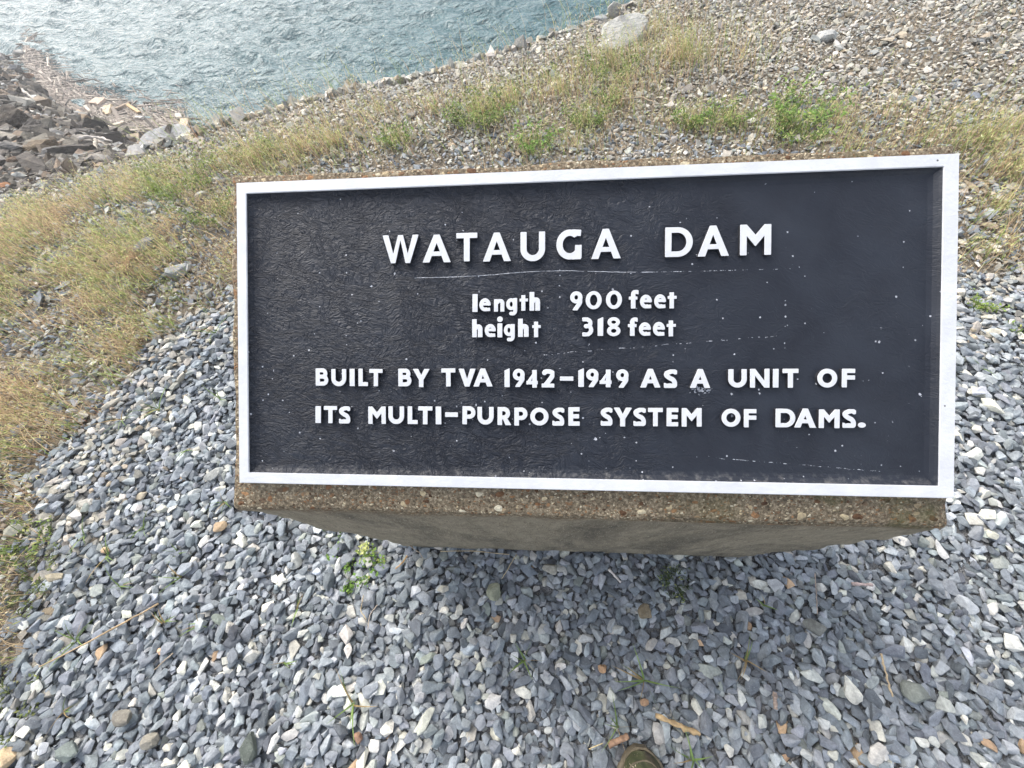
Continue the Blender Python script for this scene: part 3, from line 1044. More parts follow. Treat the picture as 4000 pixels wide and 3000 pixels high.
def rotmats(n, tilt, r, yaw=None):
    """random yaw, then a tilt of the given spread"""
    a = r.uniform(0, 2 * np.pi, n); b = np.clip(r.normal(0, tilt, n), -1.4, 1.4); c = r.uniform(0, 2 * np.pi, n)
    if yaw is not None:
        a = yaw - c          # the net turn about the vertical is the given yaw
    def rz(t):
        o = np.zeros((n, 3, 3)); o[:, 0, 0] = np.cos(t); o[:, 0, 1] = -np.sin(t); o[:, 1, 0] = np.sin(t); o[:, 1, 1] = np.cos(t); o[:, 2, 2] = 1
        return o
    rx = np.zeros((n, 3, 3)); rx[:, 0, 0] = 1; rx[:, 1, 1] = np.cos(b); rx[:, 1, 2] = -np.sin(b); rx[:, 2, 1] = np.sin(b); rx[:, 2, 2] = np.cos(b)
    return rz(a) @ rx @ rz(c)


def stones_mesh(name, pos, size, col, protos, tilt, r, kind=None, yaw=None):
    n = len(pos)
    if kind is None: kind = r.integers(0, len(protos), n)
    Rm = rotmats(n, tilt, r, yaw)
    V, F, T = [], [], []
    off = 0
    for k, (pv, pf) in enumerate(protos):
        s = np.where(kind == k)[0]
        if len(s) == 0: continue
        sc = size[s][:, None] * r.uniform(0.85, 1.15, (len(s), 3))
        loc = pv[None] * sc[:, None, :]
        wv = np.einsum('nij,nvj->nvi', Rm[s], loc) + pos[s][:, None, :]
        V.append(wv.reshape(-1, 3))
        fo = pf[None] + (np.arange(len(s)) * len(pv))[:, None, None] + off
        F.append(fo.reshape(-1, 3))
        T.append(np.repeat(col[s], len(pv), 0))
        off += len(s) * len(pv)
    return np_mesh(name, np.vstack(V), np.vstack(F), np.vstack(T), False, 3)


def scatter(n, x0, x1, y0, y1, test, rmin, r):
    """dart throwing with a minimum spacing rmin (array or scalar by position)"""
    P = np.column_stack([r.uniform(x0, x1, n), r.uniform(y0, y1, n)])
    P = P[test(P[:, 0], P[:, 1])]
    rad = np.asarray(rmin(P[:, 0], P[:, 1])) if callable(rmin) else np.full(len(P), rmin)
    cell = float(rad.max())
    grid = {}
    keep = []
    for i in range(len(P)):
        x, y = P[i]
        cx, cy = int(x // cell), int(y // cell)
        ok = True
        for a in (cx - 1, cx, cx + 1):
            for b in (cy - 1, cy, cy + 1):
                for j in grid.get((a, b), ()):
                    dx = P[j, 0] - x; dy = P[j, 1] - y
                    q = 0.5 * (rad[i] + rad[j])
                    if dx * dx + dy * dy < q * q:
                        ok = False; break
                if not ok: break
            if not ok: break
        if ok:
            grid.setdefault((cx, cy), []).append(i)
            keep.append(i)
    return P[keep]


def pick(pal, wts, n, r, var=0.12):
    pal = np.array(pal, float); wts = np.array(wts, float); wts /= wts.sum()
    c = pal[r.choice(len(pal), n, p=wts)]
    return np.clip(c * np.exp(r.normal(0, var, (n, 1))) * np.exp(r.normal(0, 0.014, (n, 3))), 0, 0.9)


GREY = [(0.185, 0.206, 0.228), (0.235, 0.258, 0.280), (0.135, 0.15, 0.168), (0.34, 0.362, 0.378), (0.47, 0.475, 0.445), (0.53, 0.52, 0.46), (0.26, 0.28, 0.26), (0.44, 0.31, 0.20)]
GREYW = [34, 29, 9, 16, 7, 4.5, 3, 0.2]
BANK = [(0.325, 0.31, 0.275), (0.385, 0.36, 0.31), (0.25, 0.24, 0.215), (0.44, 0.41, 0.345), (0.54, 0.52, 0.47), (0.33, 0.28, 0.215), (0.27, 0.28, 0.27), (0.40, 0.33, 0.24)]
BANKW = [24, 20, 14, 14, 8, 8, 12, 2]


def under_plinth(x, y, m=0.0):
    return (x > -0.41 - m) & (x < 0.553 + m) & (y > 0.136 - m) & (y < 0.56 + m)


def fill_gravel(n, x0, x1, y0, y1, test, med, r, protos, cell=0.004):
    """drop stones one by one, each into the lowest of a few spots, resting on what lies below"""
    nx, ny = int((x1 - x0) / cell) + 2, int((y1 - y0) / cell) + 2
    H = np.zeros((ny, nx))
    P = np.column_stack([r.uniform(x0 + .03, x1 - .03, n * 2), r.uniform(y0 + .03, y1 - .03, n * 2)])
    P = P[test(P[:, 0], P[:, 1])][:n]
    n = len(P)
    size = np.clip(np.exp(r.normal(math.log(med), 0.27, n)) * (1 + 0.12 * vnoise(P[:, 0], P[:, 1], 41, 0.35)), 0.0052, 0.020)
    kind = r.integers(0, len(protos), n)
    ext = np.array([np.abs(v).max(0) for v, f in protos])
    yaw = r.uniform(0, 2 * np.pi, n)
    off = r.normal(0, 0.016, (n, 5, 2)); off[:, 0] = 0
    out = np.zeros((n, 3))
    ok = np.zeros(n, bool)
    for i in range(n):
        best = None
        for k in range(5):
            x = P[i, 0] + off[i, k, 0]; y = P[i, 1] + off[i, k, 1]
            a = int((x - x0) / cell); b = int((y - y0) / cell)
            if a < 6 or b < 6 or a > nx - 7 or b > ny - 7: continue
            hh = H[b - 1:b + 2, a - 1:a + 2].mean()
            if best is None or hh < best[0]: best = (hh, x, y)
        if best is None: continue
        _, x, y = best
        ea, eb, ec = ext[kind[i]] * size[i]
        R = max(ea, eb)
        i0 = max(int((x - R - x0) / cell), 0); i1 = min(int((x + R - x0) / cell) + 2, nx)
        j0 = max(int((y - R - y0) / cell), 0); j1 = min(int((y + R - y0) / cell) + 2, ny)
        gx = x0 + np.arange(i0, i1) * cell - x; gy = (y0 + np.arange(j0, j1) * cell - y)[:, None]
        cs, sn = math.cos(yaw[i]), math.sin(yaw[i])
        q = ((gx * cs + gy * sn) / ea) ** 2 + ((gy * cs - gx * sn) / eb) ** 2
        m = q < 0.85
        if not m.any(): continue
        w_ = H[j0:j1, i0:i1]
        hs = np.sort(w_[m])
        z = hs[int(len(hs) * 0.72)] + ec * 0.62
        out[i] = (x, y, z); ok[i] = True
        w_[m] = np.maximum(w_[m], z + ec * 0.85 * np.sqrt(1 - q[m]))
    return out[ok], size[ok], kind[ok], yaw[ok]


def build_gravel():
    r = np.random.default_rng(21)
    X0, X1, Y0, Y1 = -1.95, 2.25, -1.1, 1.5
    test = lambda x, y: in_gravel(x, y) & ~under_plinth(x, y, -0.015)
    pos, size, kind, yaw = fill_gravel(N_GRAVEL, X0, X1, Y0, Y1, test, 0.0113, r, PROTO_N)
    pos[:, 2] -= np.median(pos[:, 2]) + 0.002
    col = pick(GREY, GREYW, len(pos), r, 0.17)
    # duller, browner stones mixed in along the ragged edge of the bed
    edge = np.clip(1 - np.abs(pos[:, 0] + 1.6) / 0.35, 0, 1) * (pos[:, 0] < -1.2) + np.clip((pos[:, 1] - 0.75) / 0.5, 0, 1)
    mixin = r.random(len(pos)) < np.clip(edge, 0, 1) * 0.6
    col = np.where(mixin[:, None], pick(BANK, BANKW, len(pos), r), col)
    me = stones_mesh('gravel', pos, size, col, PROTO_N, 0.26, r, kind, yaw)
    tag(link('gravel', me, M_STONE), 'blue grey crushed stone spread around the concrete block', 'gravel', kind='stuff')


N_GRAVEL = 43000
build_gravel()


def build_bank_stones():
    r = np.random.default_rng(22)
    def test(x, y):
        d = crest_dist(x, y)
        vis = (np.abs(x) < 0.9 + 1.05 * (y + 1.1)) | (x > 0)
        return (d > -0.02) & ~in_gravel(x, y) & vis & (x < 0.9 + 0.95 * y + 0.9)
    rm = lambda x, y: (0.0142 + 0.0024 * np.clip(np.hypot(x, y) - 1.2, 0, 3)) * (1 + 0.22 * vnoise(x, y, 43, 0.5))
    P = scatter(420000, -4.2, 4.6, -0.5, 6.6, test, rm, r)
    size = np.exp(r.normal(math.log(0.0090), 0.34, len(P))) * (1 + 0.085 * np.clip(np.hypot(P[:, 0], P[:, 1]) - 1.2, 0, 3.5))
    big = r.random(len(P)) < 0.025
    size = np.minimum(np.where(big, size * 1.8, size), 0.036)
    z = plateau_z(P[:, 0], P[:, 1]) + size * r.uniform(-0.15, 0.35, len(P)) - 0.004
    col = pick(BANK, BANKW, len(P), r, 0.15)
    grey = r.random(len(P)) < np.clip(1.5 - P[:, 1] * 0.55, 0.0, 0.6)
    col = np.where(grey[:, None], pick(GREY, GREYW, len(P), r), col)
    pos = np.column_stack([P, z])
    # over the crest: a band of lighter loose stone
    n = 5200
    i = r.uniform(6.0, 15.5, n); t = r.uniform(-0.03, 0.16, n) ** 1.0
    q = strip_pos(i, np.clip(t, 0, 1))
    sz = np.exp(r.normal(math.log(0.024), 0.36, n))
    q[:, 2] += sz * r.uniform(-0.1, 0.5, n)
    colq = pick(BANK, [20, 24, 8, 16, 16, 4, 12, 2], n, r, 0.2)
    me = stones_mesh('bank_stones', np.vstack([pos, q]), np.concatenate([size, sz]), np.vstack([col, colq]), PROTO_F, 0.5, r)
    tag(link('bank_stones', me, M_STONE), 'beige and grey loose stones covering the bank behind the plaque', 'stones', kind='stuff')


build_bank_stones()

RIP = [(0.16, 0.145, 0.12), (0.25, 0.235, 0.21), (0.07, 0.063, 0.055), (0.40, 0.40, 0.385), (0.24, 0.19, 0.14), (0.29, 0.21, 0.145), (0.16, 0.145, 0.12)]


def build_rubble():
    r = np.random.default_rng(23)
    n = 26000
    i = r.uniform(3.0, 8.2, n); t = r.random(n) ** 1.25 * 1.02
    q = strip_pos(i, t)
    size = np.exp(r.normal(math.log(0.031), 0.55, n)) * (0.5 + 0.85 * np.clip(t * 2, 0, 1))
    size = np.clip(size, 0.012, 0.15)
    q[:, 2] += size * r.uniform(-0.25, 0.3, n)
    col = pick(RIP, [22, 16, 24, 7, 10, 2, 18], n, r, 0.3)
    me = stones_mesh('rubble', q, size, col, PROTO_F, 0.45, r)
    tag(link('rubble', me, M_BOULDER), 'brown and grey broken rock covering the slope at the water edge', 'rubble', kind='stuff')


build_rubble()


# ------------------------------------------------------------------ single rocks
def rock_mesh(name, dims, seed, col, planes=13, level=4, rough=0.05, dark=None):
    r = np.random.default_rng(seed)
    bm = bmesh.new()
    bmesh.ops.create_icosphere(bm, subdivisions=level, radius=1)
    N = r.normal(size=(planes, 3)); N /= np.linalg.norm(N, axis=1)[:, None]
    Dp = r.uniform(0.55, 0.92, planes)
    V = np.array([tuple(v.co) for v in bm.verts])
    dot = V @ N.T
    rad = np.where(dot > 0.05, Dp[None] / np.maximum(dot, 0.05), 9).min(1)
    rad = np.minimum(rad, 1.15)
    fn = vnoise(V[:, 0] * 2 + V[:, 2], V[:, 1] * 2 - V[:, 2], seed, 0.5) + 0.5 * vnoise(V[:, 0] * 2 - V[:, 2], V[:, 1] * 2 + V[:, 2], seed + 1, 0.2)
    V = V * (rad * (1 + rough * fn))[:, None]
    ext = V.max(0) - V.min(0)
    V = (V - (V.max(0) + V.min(0)) / 2) / ext * np.array(dims)
    F = np.array([[v.index for v in f.verts] for f in bm.faces])
    bm.free()
    c = np.tile(np.array(col, float), (len(V), 1)) * (1 + 0.12 * fn[:, None])
    return np_mesh(name, V, F, np.clip(c, 0, 0.9), False, 3)


def place_rock(name, px, py, z, dims, seed, col, label, cat, group=None, rot=(0, 0, 0), sink=0.3, mat=None, **kw):
    p = gp(px, py, z)
    o = link(name, rock_mesh(name, dims, seed, col, **kw), mat or M_BOULDER)
    o.location = (p[0], p[1], p[2] + dims[2] * (0.5 - sink))
    o.rotation_euler = rot
    return tag(o, label, cat, group)


def slope_at(px, py):
    """level z at which the sight line through a photo spot meets the rocky slope"""
    best = None
    for z in np.linspace(-0.15, -2.45, 90):
        p = gp(px, py, z)
        ii = np.linspace(3, 8.5, 56); tt = np.full(56, (z + 0.10) / (WATER_Z + 0.05))
        q = strip_pos(ii, tt)
        d = np.hypot(q[:, 0] - p[0], q[:, 1] - p[1]).min()
        if best is None or d < best[0]:
            best = (d, z)
    return best[1]


GB = 'large rocks on the slope by the water'
for a in [
    # px, py, dims, colour, label, yaw
    (250, 520, (1.10, 0.55, 0.42), (0.115, 0.10, 0.085), 'long dark slab of rock in the middle of the rubble slope', 20),
    (435, 535, (0.70, 0.42, 0.40), (0.19, 0.165, 0.115), 'brown wedge shaped rock beside the floating driftwood', -30),
    (40, 505, (0.85, 0.7, 0.6), (0.075, 0.065, 0.055), 'very dark rock with deep gaps at the left edge', 10),
    (128, 532, (0.62, 0.5, 0.36), (0.13, 0.125, 0.12), 'dark grey rock between the left edge and the long slab', 50),
    (200, 542, (0.55, 0.36, 0.26), (0.36, 0.37, 0.38), 'pale grey flat rock below the long dark slab', 0),
    (172, 584, (0.55, 0.34, 0.25), (0.20, 0.165, 0.12), 'brown blocky rock below the pale flat rock', 25),
    (330, 566, (0.52, 0.36, 0.24), (0.33, 0.325, 0.31), 'light grey tilted rock under the thin dead branch', -15),
    (300, 598, (0.66, 0.3, 0.24), (0.11, 0.105, 0.10), 'dark narrow rock near the grass edge', 12),
    (180, 462, (0.55, 0.36, 0.24), (0.24, 0.245, 0.25), 'grey rock just above the long dark slab', 35),
    (290, 468, (0.50, 0.36, 0.24), (0.27, 0.28, 0.28), 'grey rock where the driftwood meets the slope', -20),
    (35, 585, (0.50, 0.34, 0.24), (0.28, 0.285, 0.29), 'blue grey rock at the left edge under the dark rock', 15),
    (100, 635, (0.34, 0.24, 0.17), (0.17, 0.12, 0.085), 'reddish brown rock low on the left of the slope', 40),
    (28, 733, (0.17, 0.12, 0.10), (0.42, 0.22, 0.115), 'orange rock at the left edge above the grass', 0),
    (215, 600, (0.36, 0.22, 0.18), (0.34, 0.35, 0.36), 'small pale grey rock left of the dark narrow rock', 70),
    (140, 660, (0.32, 0.2, 0.14), (0.38, 0.385, 0.38), 'light flat stone near the top of the slope', 0),
    (60, 282, (0.9, 0.6, 0.45), (0.34, 0.37, 0.41), 'pale bluish slab at the left edge beside the water', 10),
    (110, 300, (0.45, 0.36, 0.3), (0.28, 0.17, 0.10), 'rust brown rock next to the pale bluish slab', 30),
    (78, 210, (0.55, 0.4, 0.3), (0.62, 0.63, 0.63), 'white rock standing in the shallow water at far left', 20),
    (50, 385, (0.7, 0.45, 0.26), (0.29, 0.19, 0.115), 'rusty orange flat rock high on the left of the slope', 5),
]:
    px, py, dims, col, lab, yaw = a
    z = slope_at(px, py)
    dims = (dims[0] * 0.52, dims[1] * 0.45, dims[2] * 0.40); col = (col[0] * 0.80, col[1] * 0.75, col[2] * 0.68)
    place_rock('boulder', px, py, z, dims, int(px * 7 + py), col, lab, 'rock', GB, (R_(random.uniform(-14, 14)), R_(random.uniform(-14, 14)), R_(yaw)), 0.28, planes=16, level=5, rough=0.10)

# the big pale slab on the bank to the right of the water and a few more named rocks
place_rock('rock_slab', 2420, 165, -0.03, (0.44, 0.27, 0.14), 77, (0.43, 0.43, 0.40), 'large pale grey slab of rock leaning on the bank above the plaque', 'rock', None, (R_(16), R_(-12), R_(30)), 0.26, planes=9, rough=0.03)
place_rock('rock_slab', 2392, 62, -0.08, (0.15, 0.11, 0.12), 78, (0.33, 0.33, 0.31), 'grey pointed rock at the water edge behind the large pale slab', 'rock', None, (0, 0, R_(40)), 0.2, planes=8)
place_rock('rock_slab', 660, 556, -0.12, (0.36, 0.24, 0.09), 79, (0.34, 0.345, 0.345), 'flat grey block between the driftwood and the grassy bank', 'rock', None, (R_(6), 0, R_(10)), 0.25, planes=8, rough=0.02)
place_rock('bank_rock', 575, 970, 0.01, (0.12, 0.085, 0.06), 80, (0.23, 0.235, 0.24), 'dark grey rock among dry grass left of the plaque', 'rock', None, (0, 0, R_(20)), 0.3, mat=M_STONE, level=3)
place_rock('bank_rock', 700, 1060, 0.01, (0.10, 0.075, 0.05), 81, (0.30, 0.31, 0.31), 'grey rock in the grass just left of the white border', 'rock', None, (0, 0, R_(60)), 0.3, mat=M_STONE, level=3)
place_rock('bank_rock', 3220, 155, 0.0, (0.15, 0.09, 0.07), 82, (0.40, 0.40, 0.38), 'pale rock on the bare stony bank at upper right', 'rock', None, (0, 0, R_(20)), 0.3, mat=M_STONE, level=3)

GP = 'odd coloured stones in the grey gravel'
for px, py, d, col, lab, seed in [
    (2432, 2940, (0.034, 0.032, 0.03), (0.10, 0.105, 0.115), 'white flecked black stone touching the toe of the shoe', 301),
    (2352, 2612, (0.022, 0.018, 0.014), (0.42, 0.27, 0.16), 'orange stone above the left of the shoe', 302),
    (2515, 2742, (0.020, 0.016, 0.013), (0.34, 0.22, 0.14), 'brown orange stone just above the peeled tan stick', 303),
    (635, 2545, (0.022, 0.014, 0.014), (0.60, 0.40, 0.26), 'small peach coloured stone right of the long dry stem', 304),
    (415, 2150, (0.030, 0.018, 0.014), (0.55, 0.38, 0.24), 'tan stone beside grass at the left of the gravel', 305),
    (490, 2800, (0.048, 0.035, 0.025), (0.20, 0.185, 0.155), 'square brown grey stone at lower left', 306),
    (600, 2890, (0.042, 0.032, 0.03), (0.24, 0.225, 0.19), 'brown grey block of stone near the bottom left', 307),
    (985, 2915, (0.035, 0.060, 0.03), (0.10, 0.115, 0.10), 'long dark green grey stone at the bottom left', 308),
    (280, 2930, (0.060, 0.04, 0.03), (0.15, 0.175, 0.165), 'greenish slate stone in the bottom left corner', 309),
    (25, 2970, (0.055, 0.05, 0.035), (0.55, 0.42, 0.27), 'tan stone cut by the bottom left corner', 310),
    (1400, 2880, (0.024, 0.020, 0.016), (0.30, 0.18, 0.125), 'rust red stone left of the bottom middle', 311),
    (2515, 2387, (0.034, 0.036, 0.02), (0.22, 0.18, 0.12), 'brown weathered stone below the mossy sprig', 312),
    (1930, 2310, (0.040, 0.045, 0.022), (0.26, 0.27, 0.20), 'olive grey stone below the middle of the block', 313),
    (2150, 2225, (0.045, 0.032, 0.022), (0.40, 0.385, 0.33), 'cream stone close to the foot of the block', 314),
    (3175, 2450, (0.052, 0.036, 0.028), (0.17, 0.175, 0.16), 'dark olive stone in the gravel below the right of the block', 315),
    (3560, 2700, (0.060, 0.045, 0.034), (0.21, 0.225, 0.20), 'large green grey stone at lower right beside a straw', 316),
    (3310, 2690, (0.038, 0.055, 0.022), (0.56, 0.55, 0.49), 'long cream stone left of the straw at lower right', 317),
    (1240, 2232, (0.024, 0.020, 0.016), (0.66, 0.70, 0.78), 'bluish white chip in the gravel left of the clover', 318),
    (1325, 2215, (0.022, 0.052, 0.02), (0.58, 0.58, 0.56), 'long white stone next to the clover', 319),
    (865, 2060, (0.040, 0.03, 0.02), (0.46, 0.34, 0.22), 'tan flat stone beside the lower left corner of the block', 320),
]:
    o = place_rock('pebble', px, py, 0.012, d, seed, col, lab, 'stone', GP, (R_(random.uniform(-8, 8)), R_(random.uniform(-8, 8)), R_(random.uniform(-25, 25))), 0.15, mat=M_STONE, level=3, planes=11, rough=0.02)


# ------------------------------------------------------------------ blades, leaves
def blades(P, h, width, lean_dir, lean, droop, col0, col1, r, seg=4):
    """curved ribbons; returns verts, quads, tints"""
    n = len(P)
    yaw = r.uniform(0, 2 * np.pi, n)
    sx, sy = np.cos(yaw), np.sin(yaw)
    t = np.linspace(0, 1, seg + 1)
    V = np.zeros((n, seg + 1, 2, 3)); T = np.zeros((n, seg + 1, 2, 3))
    for k, tk in enumerate(t):
        out = h * (lean * tk + droop * tk ** 2.4)
        up = h * (tk - 0.45 * droop * tk ** 3) / np.sqrt(1 + lean ** 2)
        cx = P[:, 0] + np.cos(lean_dir) * out; cy = P[:, 1] + np.sin(lean_dir) * out; cz = P[:, 2] + up
        wd = width * (1 - tk ** 1.6) * 0.5 + 0.00015
        for s, sg in enumerate((-1, 1)):
            V[:, k, s, 0] = cx + sg * wd * sx; V[:, k, s, 1] = cy + sg * wd * sy; V[:, k, s, 2] = cz
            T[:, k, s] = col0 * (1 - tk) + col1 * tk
    idx = np.arange(n * (seg + 1) * 2).reshape(n, seg + 1, 2)
    F = np.stack([idx[:, :-1, 0], idx[:, :-1, 1], idx[:, 1:, 1], idx[:, 1:, 0]], -1).reshape(-1, 4)
    tip = V[:, -1].mean(1)
    return V.reshape(-1, 3), F, T.reshape(-1, 3), tip


def leaflets(P, size, col, r, slim=0.38, flat=0.5, aim=None, cup=0.0):
    """small pointed leaves (two quads each) with random facing"""
    n = len(P)
    yaw = r.uniform(0, 2 * np.pi, n) if aim is None else aim + r.normal(0, 0.5, n)
    pit = r.normal(0, flat, n) - cup
    f = np.column_stack([np.cos(yaw) * np.cos(pit), np.sin(yaw) * np.cos(pit), np.sin(pit)])
    s = np.column_stack([-np.sin(yaw), np.cos(yaw), np.zeros(n)])
    ro = r.normal(0, 0.5, n)[:, None]
    u = np.cross(f, s)
    s = s * np.cos(ro) + u * np.sin(ro)
    L = size[:, None]
    v0 = P; v1 = P + f * L * 0.45 + s * L * slim * 0.5; v2 = P + f * L; v3 = P + f * L * 0.45 - s * L * slim * 0.5
    V = np.stack([v0, v1, v2, v3], 1).reshape(-1, 3)
    F = np.arange(n * 4).reshape(n, 4)
    return V, F, np.repeat(col, 4, 0)


def join(parts):
    V, F, T = [], [], []
    o = 0
    for v, f, t in parts:
        V.append(v); F.append(f + o); T.append(t); o += len(v)
    return np.vstack(V), np.vstack(F), np.vstack(T)


# tufts seen on the bank: photo spot, reach in metres, stems, share of green, height
TUFTS = [(1880, 455, .26, 420, .60, .17), (1990, 400, .30, 420, .40, .19), (2190, 355, .26, 300, .42, .20), (2390, 262, .34, 460, .55, .24), (2660, 235, .40, 620, .42, .30), (2560, 120, .35, 200, .30, .22),
         (2290, 475, .2, 240, .6, .15), (1320, 570, .30, 420, .40, .16), (1180, 600, .28, 420, .35, .15), (1010, 640, .30, 420, .45, .14), (1560, 560, .2, 220, .5, .12), (2060, 580, .2, 200, .45, .13),
         (2420, 400, .25, 260, .30, .17), (2700, 480, .22, 240, .5, .14), (2860, 480, .24, 260, .5, .15), (3080, 520, .25, 240, .5, .16), (3270, 480, .3, 240, .30, .18), (3560, 560, .28, 180, .3, .17),
         (3840, 560, .26, 460, .55, .20), (3950, 680, .24, 380, .40, .20), (3880, 820, .22, 240, .35, .17), (3960, 520, .3, 260, .35, .2), (3850, 1000, .14, 90, .4, .13), (3940, 960, .16, 110, .4, .14),
         (2900, 240, .5, 160, .22, .18), (2450, 330, .3, 200, .2, .16), (1700, 420, .3, 160, .35, .15), (1480, 430, .3, 160, .4, .14), (3300, 600, .3, 200, .4, .14), (3480, 460, .4, 130, .3, .15), (2250, 570, .25, 170, .3, .13)]


def build_grass():
    r = np.random.default_rng(31)
    P, G, Hh, Wd = [], [], [], []

    def addp(p, g, h, wd):
        P.append(p); G.append(g); Hh.append(h); Wd.append(wd)
    # the dense dry hill on the left
    n = 105000
    x = r.uniform(-4.3, -0.62, n); y = r.uniform(-0.55, 3.2, n)
    cd = crest_dist(x, y)
    gv = in_gravel(x, y)
    left = np.clip((-0.80 - x) / 0.5, 0, 1)
    far = np.clip((2.75 - y - 0.35 * (x + 2.2)) / 0.9, 0, 1) * np.clip(cd / 0.75, 0.05, 1) ** 1.3
    clump = np.clip(0.58 + 0.75 * vnoise(x, y, 51, 0.22) + 0.50 * vnoise(x, y, 52, 0.07), 0.03, 1)
    thin = np.clip(1.25 - 0.75 * np.clip((x + 1.75) / 0.5, 0, 1), 0, 1)
    thin = thin * np.where(y < 0.35, 0.55, 1.0)
    pr = left * np.clip(far, 0.0, 1) * clump * thin
    k = (cd > 0) & ~gv & (r.random(n) < pr * 1.0)
    x, y = x[k], y[k]
    g = np.clip(0.34 + 0.5 * vnoise(x, y, 53, 0.35) + 0.4 * vnoise(x, y, 56, 0.1) + r.normal(0, 0.12, len(x)), 0, 1)
    addp(np.column_stack([x, y]), g, r.uniform(0.04, 0.135, len(x)) * (0.8 + 0.25 * np.clip((-1.2 - x), 0, 1)) * np.clip(0.35 + cd[k] * 0.8, 0, 1), np.full(len(x), 0.0022))
    # thin dry growth over the bank
    n = 24000
    x = r.uniform(-2.9, 4.6, n); y = r.uniform(1.0, 6.2, n)
    cd = crest_dist(x, y)
    pr = np.clip(0.16 + 0.30 * vnoise(x, y, 54, 0.5), 0.02, 1) * np.clip(1.15 - 0.28 * np.clip(x - 0.8, 0, 4), 0.12, 1) * np.clip((cd) / 0.25, 0.12, 1)
    k = (cd > 0) & ~in_gravel(x, y) & (r.random(n) < pr * 1.6)
    x, y = x[k], y[k]
    g = np.clip(0.25 + 0.3 * vnoise(x, y, 55, 0.4) + r.normal(0, 0.12, len(x)), 0, 1)
    addp(np.column_stack([x, y]), g, r.uniform(0.05, 0.17, len(x)), np.full(len(x), 0.0022))
    for px, py, rad, cnt, gr, hh in TUFTS:
        c = gp(px, py, 0.0)
        cnt = int(cnt * 0.85)
        a = r.uniform(0, 2 * np.pi, cnt); d = rad * np.abs(r.normal(0, 0.65, cnt))
        q = np.column_stack([c[0] + d * np.cos(a) * 1.25, c[1] + d * np.sin(a)])
        q = q[crest_dist(q[:, 0], q[:, 1]) > 0.0]
        addp(q, np.clip(r.normal(gr, 0.22, len(q)), 0, 1), hh * 0.8 * r.uniform(0.35, 1.1, len(q)), np.full(len(q), 0.0026))
    # the last stems right on the edge, standing against the water
    n = 420
    i = r.uniform(6.5, 14.5, n)
    kk = np.arange(len(CREST))
    q = np.column_stack([np.interp(i, kk, CREST[:, 0]), np.interp(i, kk, CREST[:, 1])]) + r.normal(0, 0.10, (n, 2))
    addp(q, r.uniform(0.3, 0.8, n), r.uniform(0.08, 0.28, n), np.full(n, 0.0024))
    P = np.vstack(P); G = np.concatenate(G); Hh = np.concatenate(Hh); Wd = np.concatenate(Wd)
    P = np.column_stack([P, plateau_z(P[:, 0], P[:, 1]) - 0.004])
    n = len(P)
    green = r.random(n) < G
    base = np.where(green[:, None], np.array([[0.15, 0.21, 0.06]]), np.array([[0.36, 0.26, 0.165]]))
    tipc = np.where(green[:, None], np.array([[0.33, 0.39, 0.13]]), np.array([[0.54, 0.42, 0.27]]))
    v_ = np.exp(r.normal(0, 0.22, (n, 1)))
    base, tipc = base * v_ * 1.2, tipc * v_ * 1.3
    red = (r.random(n) < 0.12)[:, None]
    base = np.where(red & ~green[:, None], np.array([[0.30, 0.14, 0.09]]), base)
    lean = np.abs(r.normal(0.18, 0.22, n)); droop = np.clip(r.normal(0.35, 0.25, n), 0, 1)
    ld = r.normal(R_(160), 1.2, n)
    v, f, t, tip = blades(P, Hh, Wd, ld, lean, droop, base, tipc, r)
    parts = [(v, f, t)]
    # drooping seed heads
    for rep in range(4):
        s = r.random(n) < np.where(green, 0.18, 0.55)
        q = tip[s] + r.normal(0, 0.006, (s.sum(), 3))
        gcol = np.where((r.random(s.sum()) < np.clip(G[s] + 0.25, 0, 1))[:, None], np.array([[0.50, 0.53, 0.23]]), np.array([[0.58, 0.46, 0.28]]))
        parts.append(leaflets(q, r.uniform(0.010, 0.020, s.sum()), gcol * np.exp(r.normal(0, 0.18, (s.sum(), 1))), r, 0.22, 0.5, ld[s], 0.6))
    # matted dead litter lying flat between the stems
    m = 16000
    s = r.integers(0, n, m)
    q = P[s] + np.column_stack([r.normal(0, 0.05, (m, 2)), r.uniform(0.004, 0.022, m)])
    ok = ~in_gravel(q[:, 0], q[:, 1])
    q = q[ok]
    lc = np.array([[0.36, 0.27, 0.16]]) * np.exp(r.normal(0, 0.3, (len(q), 1)))
    parts.append(leaflets(q, r.uniform(0.02, 0.06, len(q)), lc, r, 0.05, 0.18))
    V, F, T = join(parts)
    me = np_mesh('dry_grass', V, F, np.clip(T, 0, 0.9), False, 4)
    tag(link('dry_grass', me, M_GRASS), 'dry brown and yellow green grass growing over the stony bank', 'grass', kind='stuff')


build_grass()


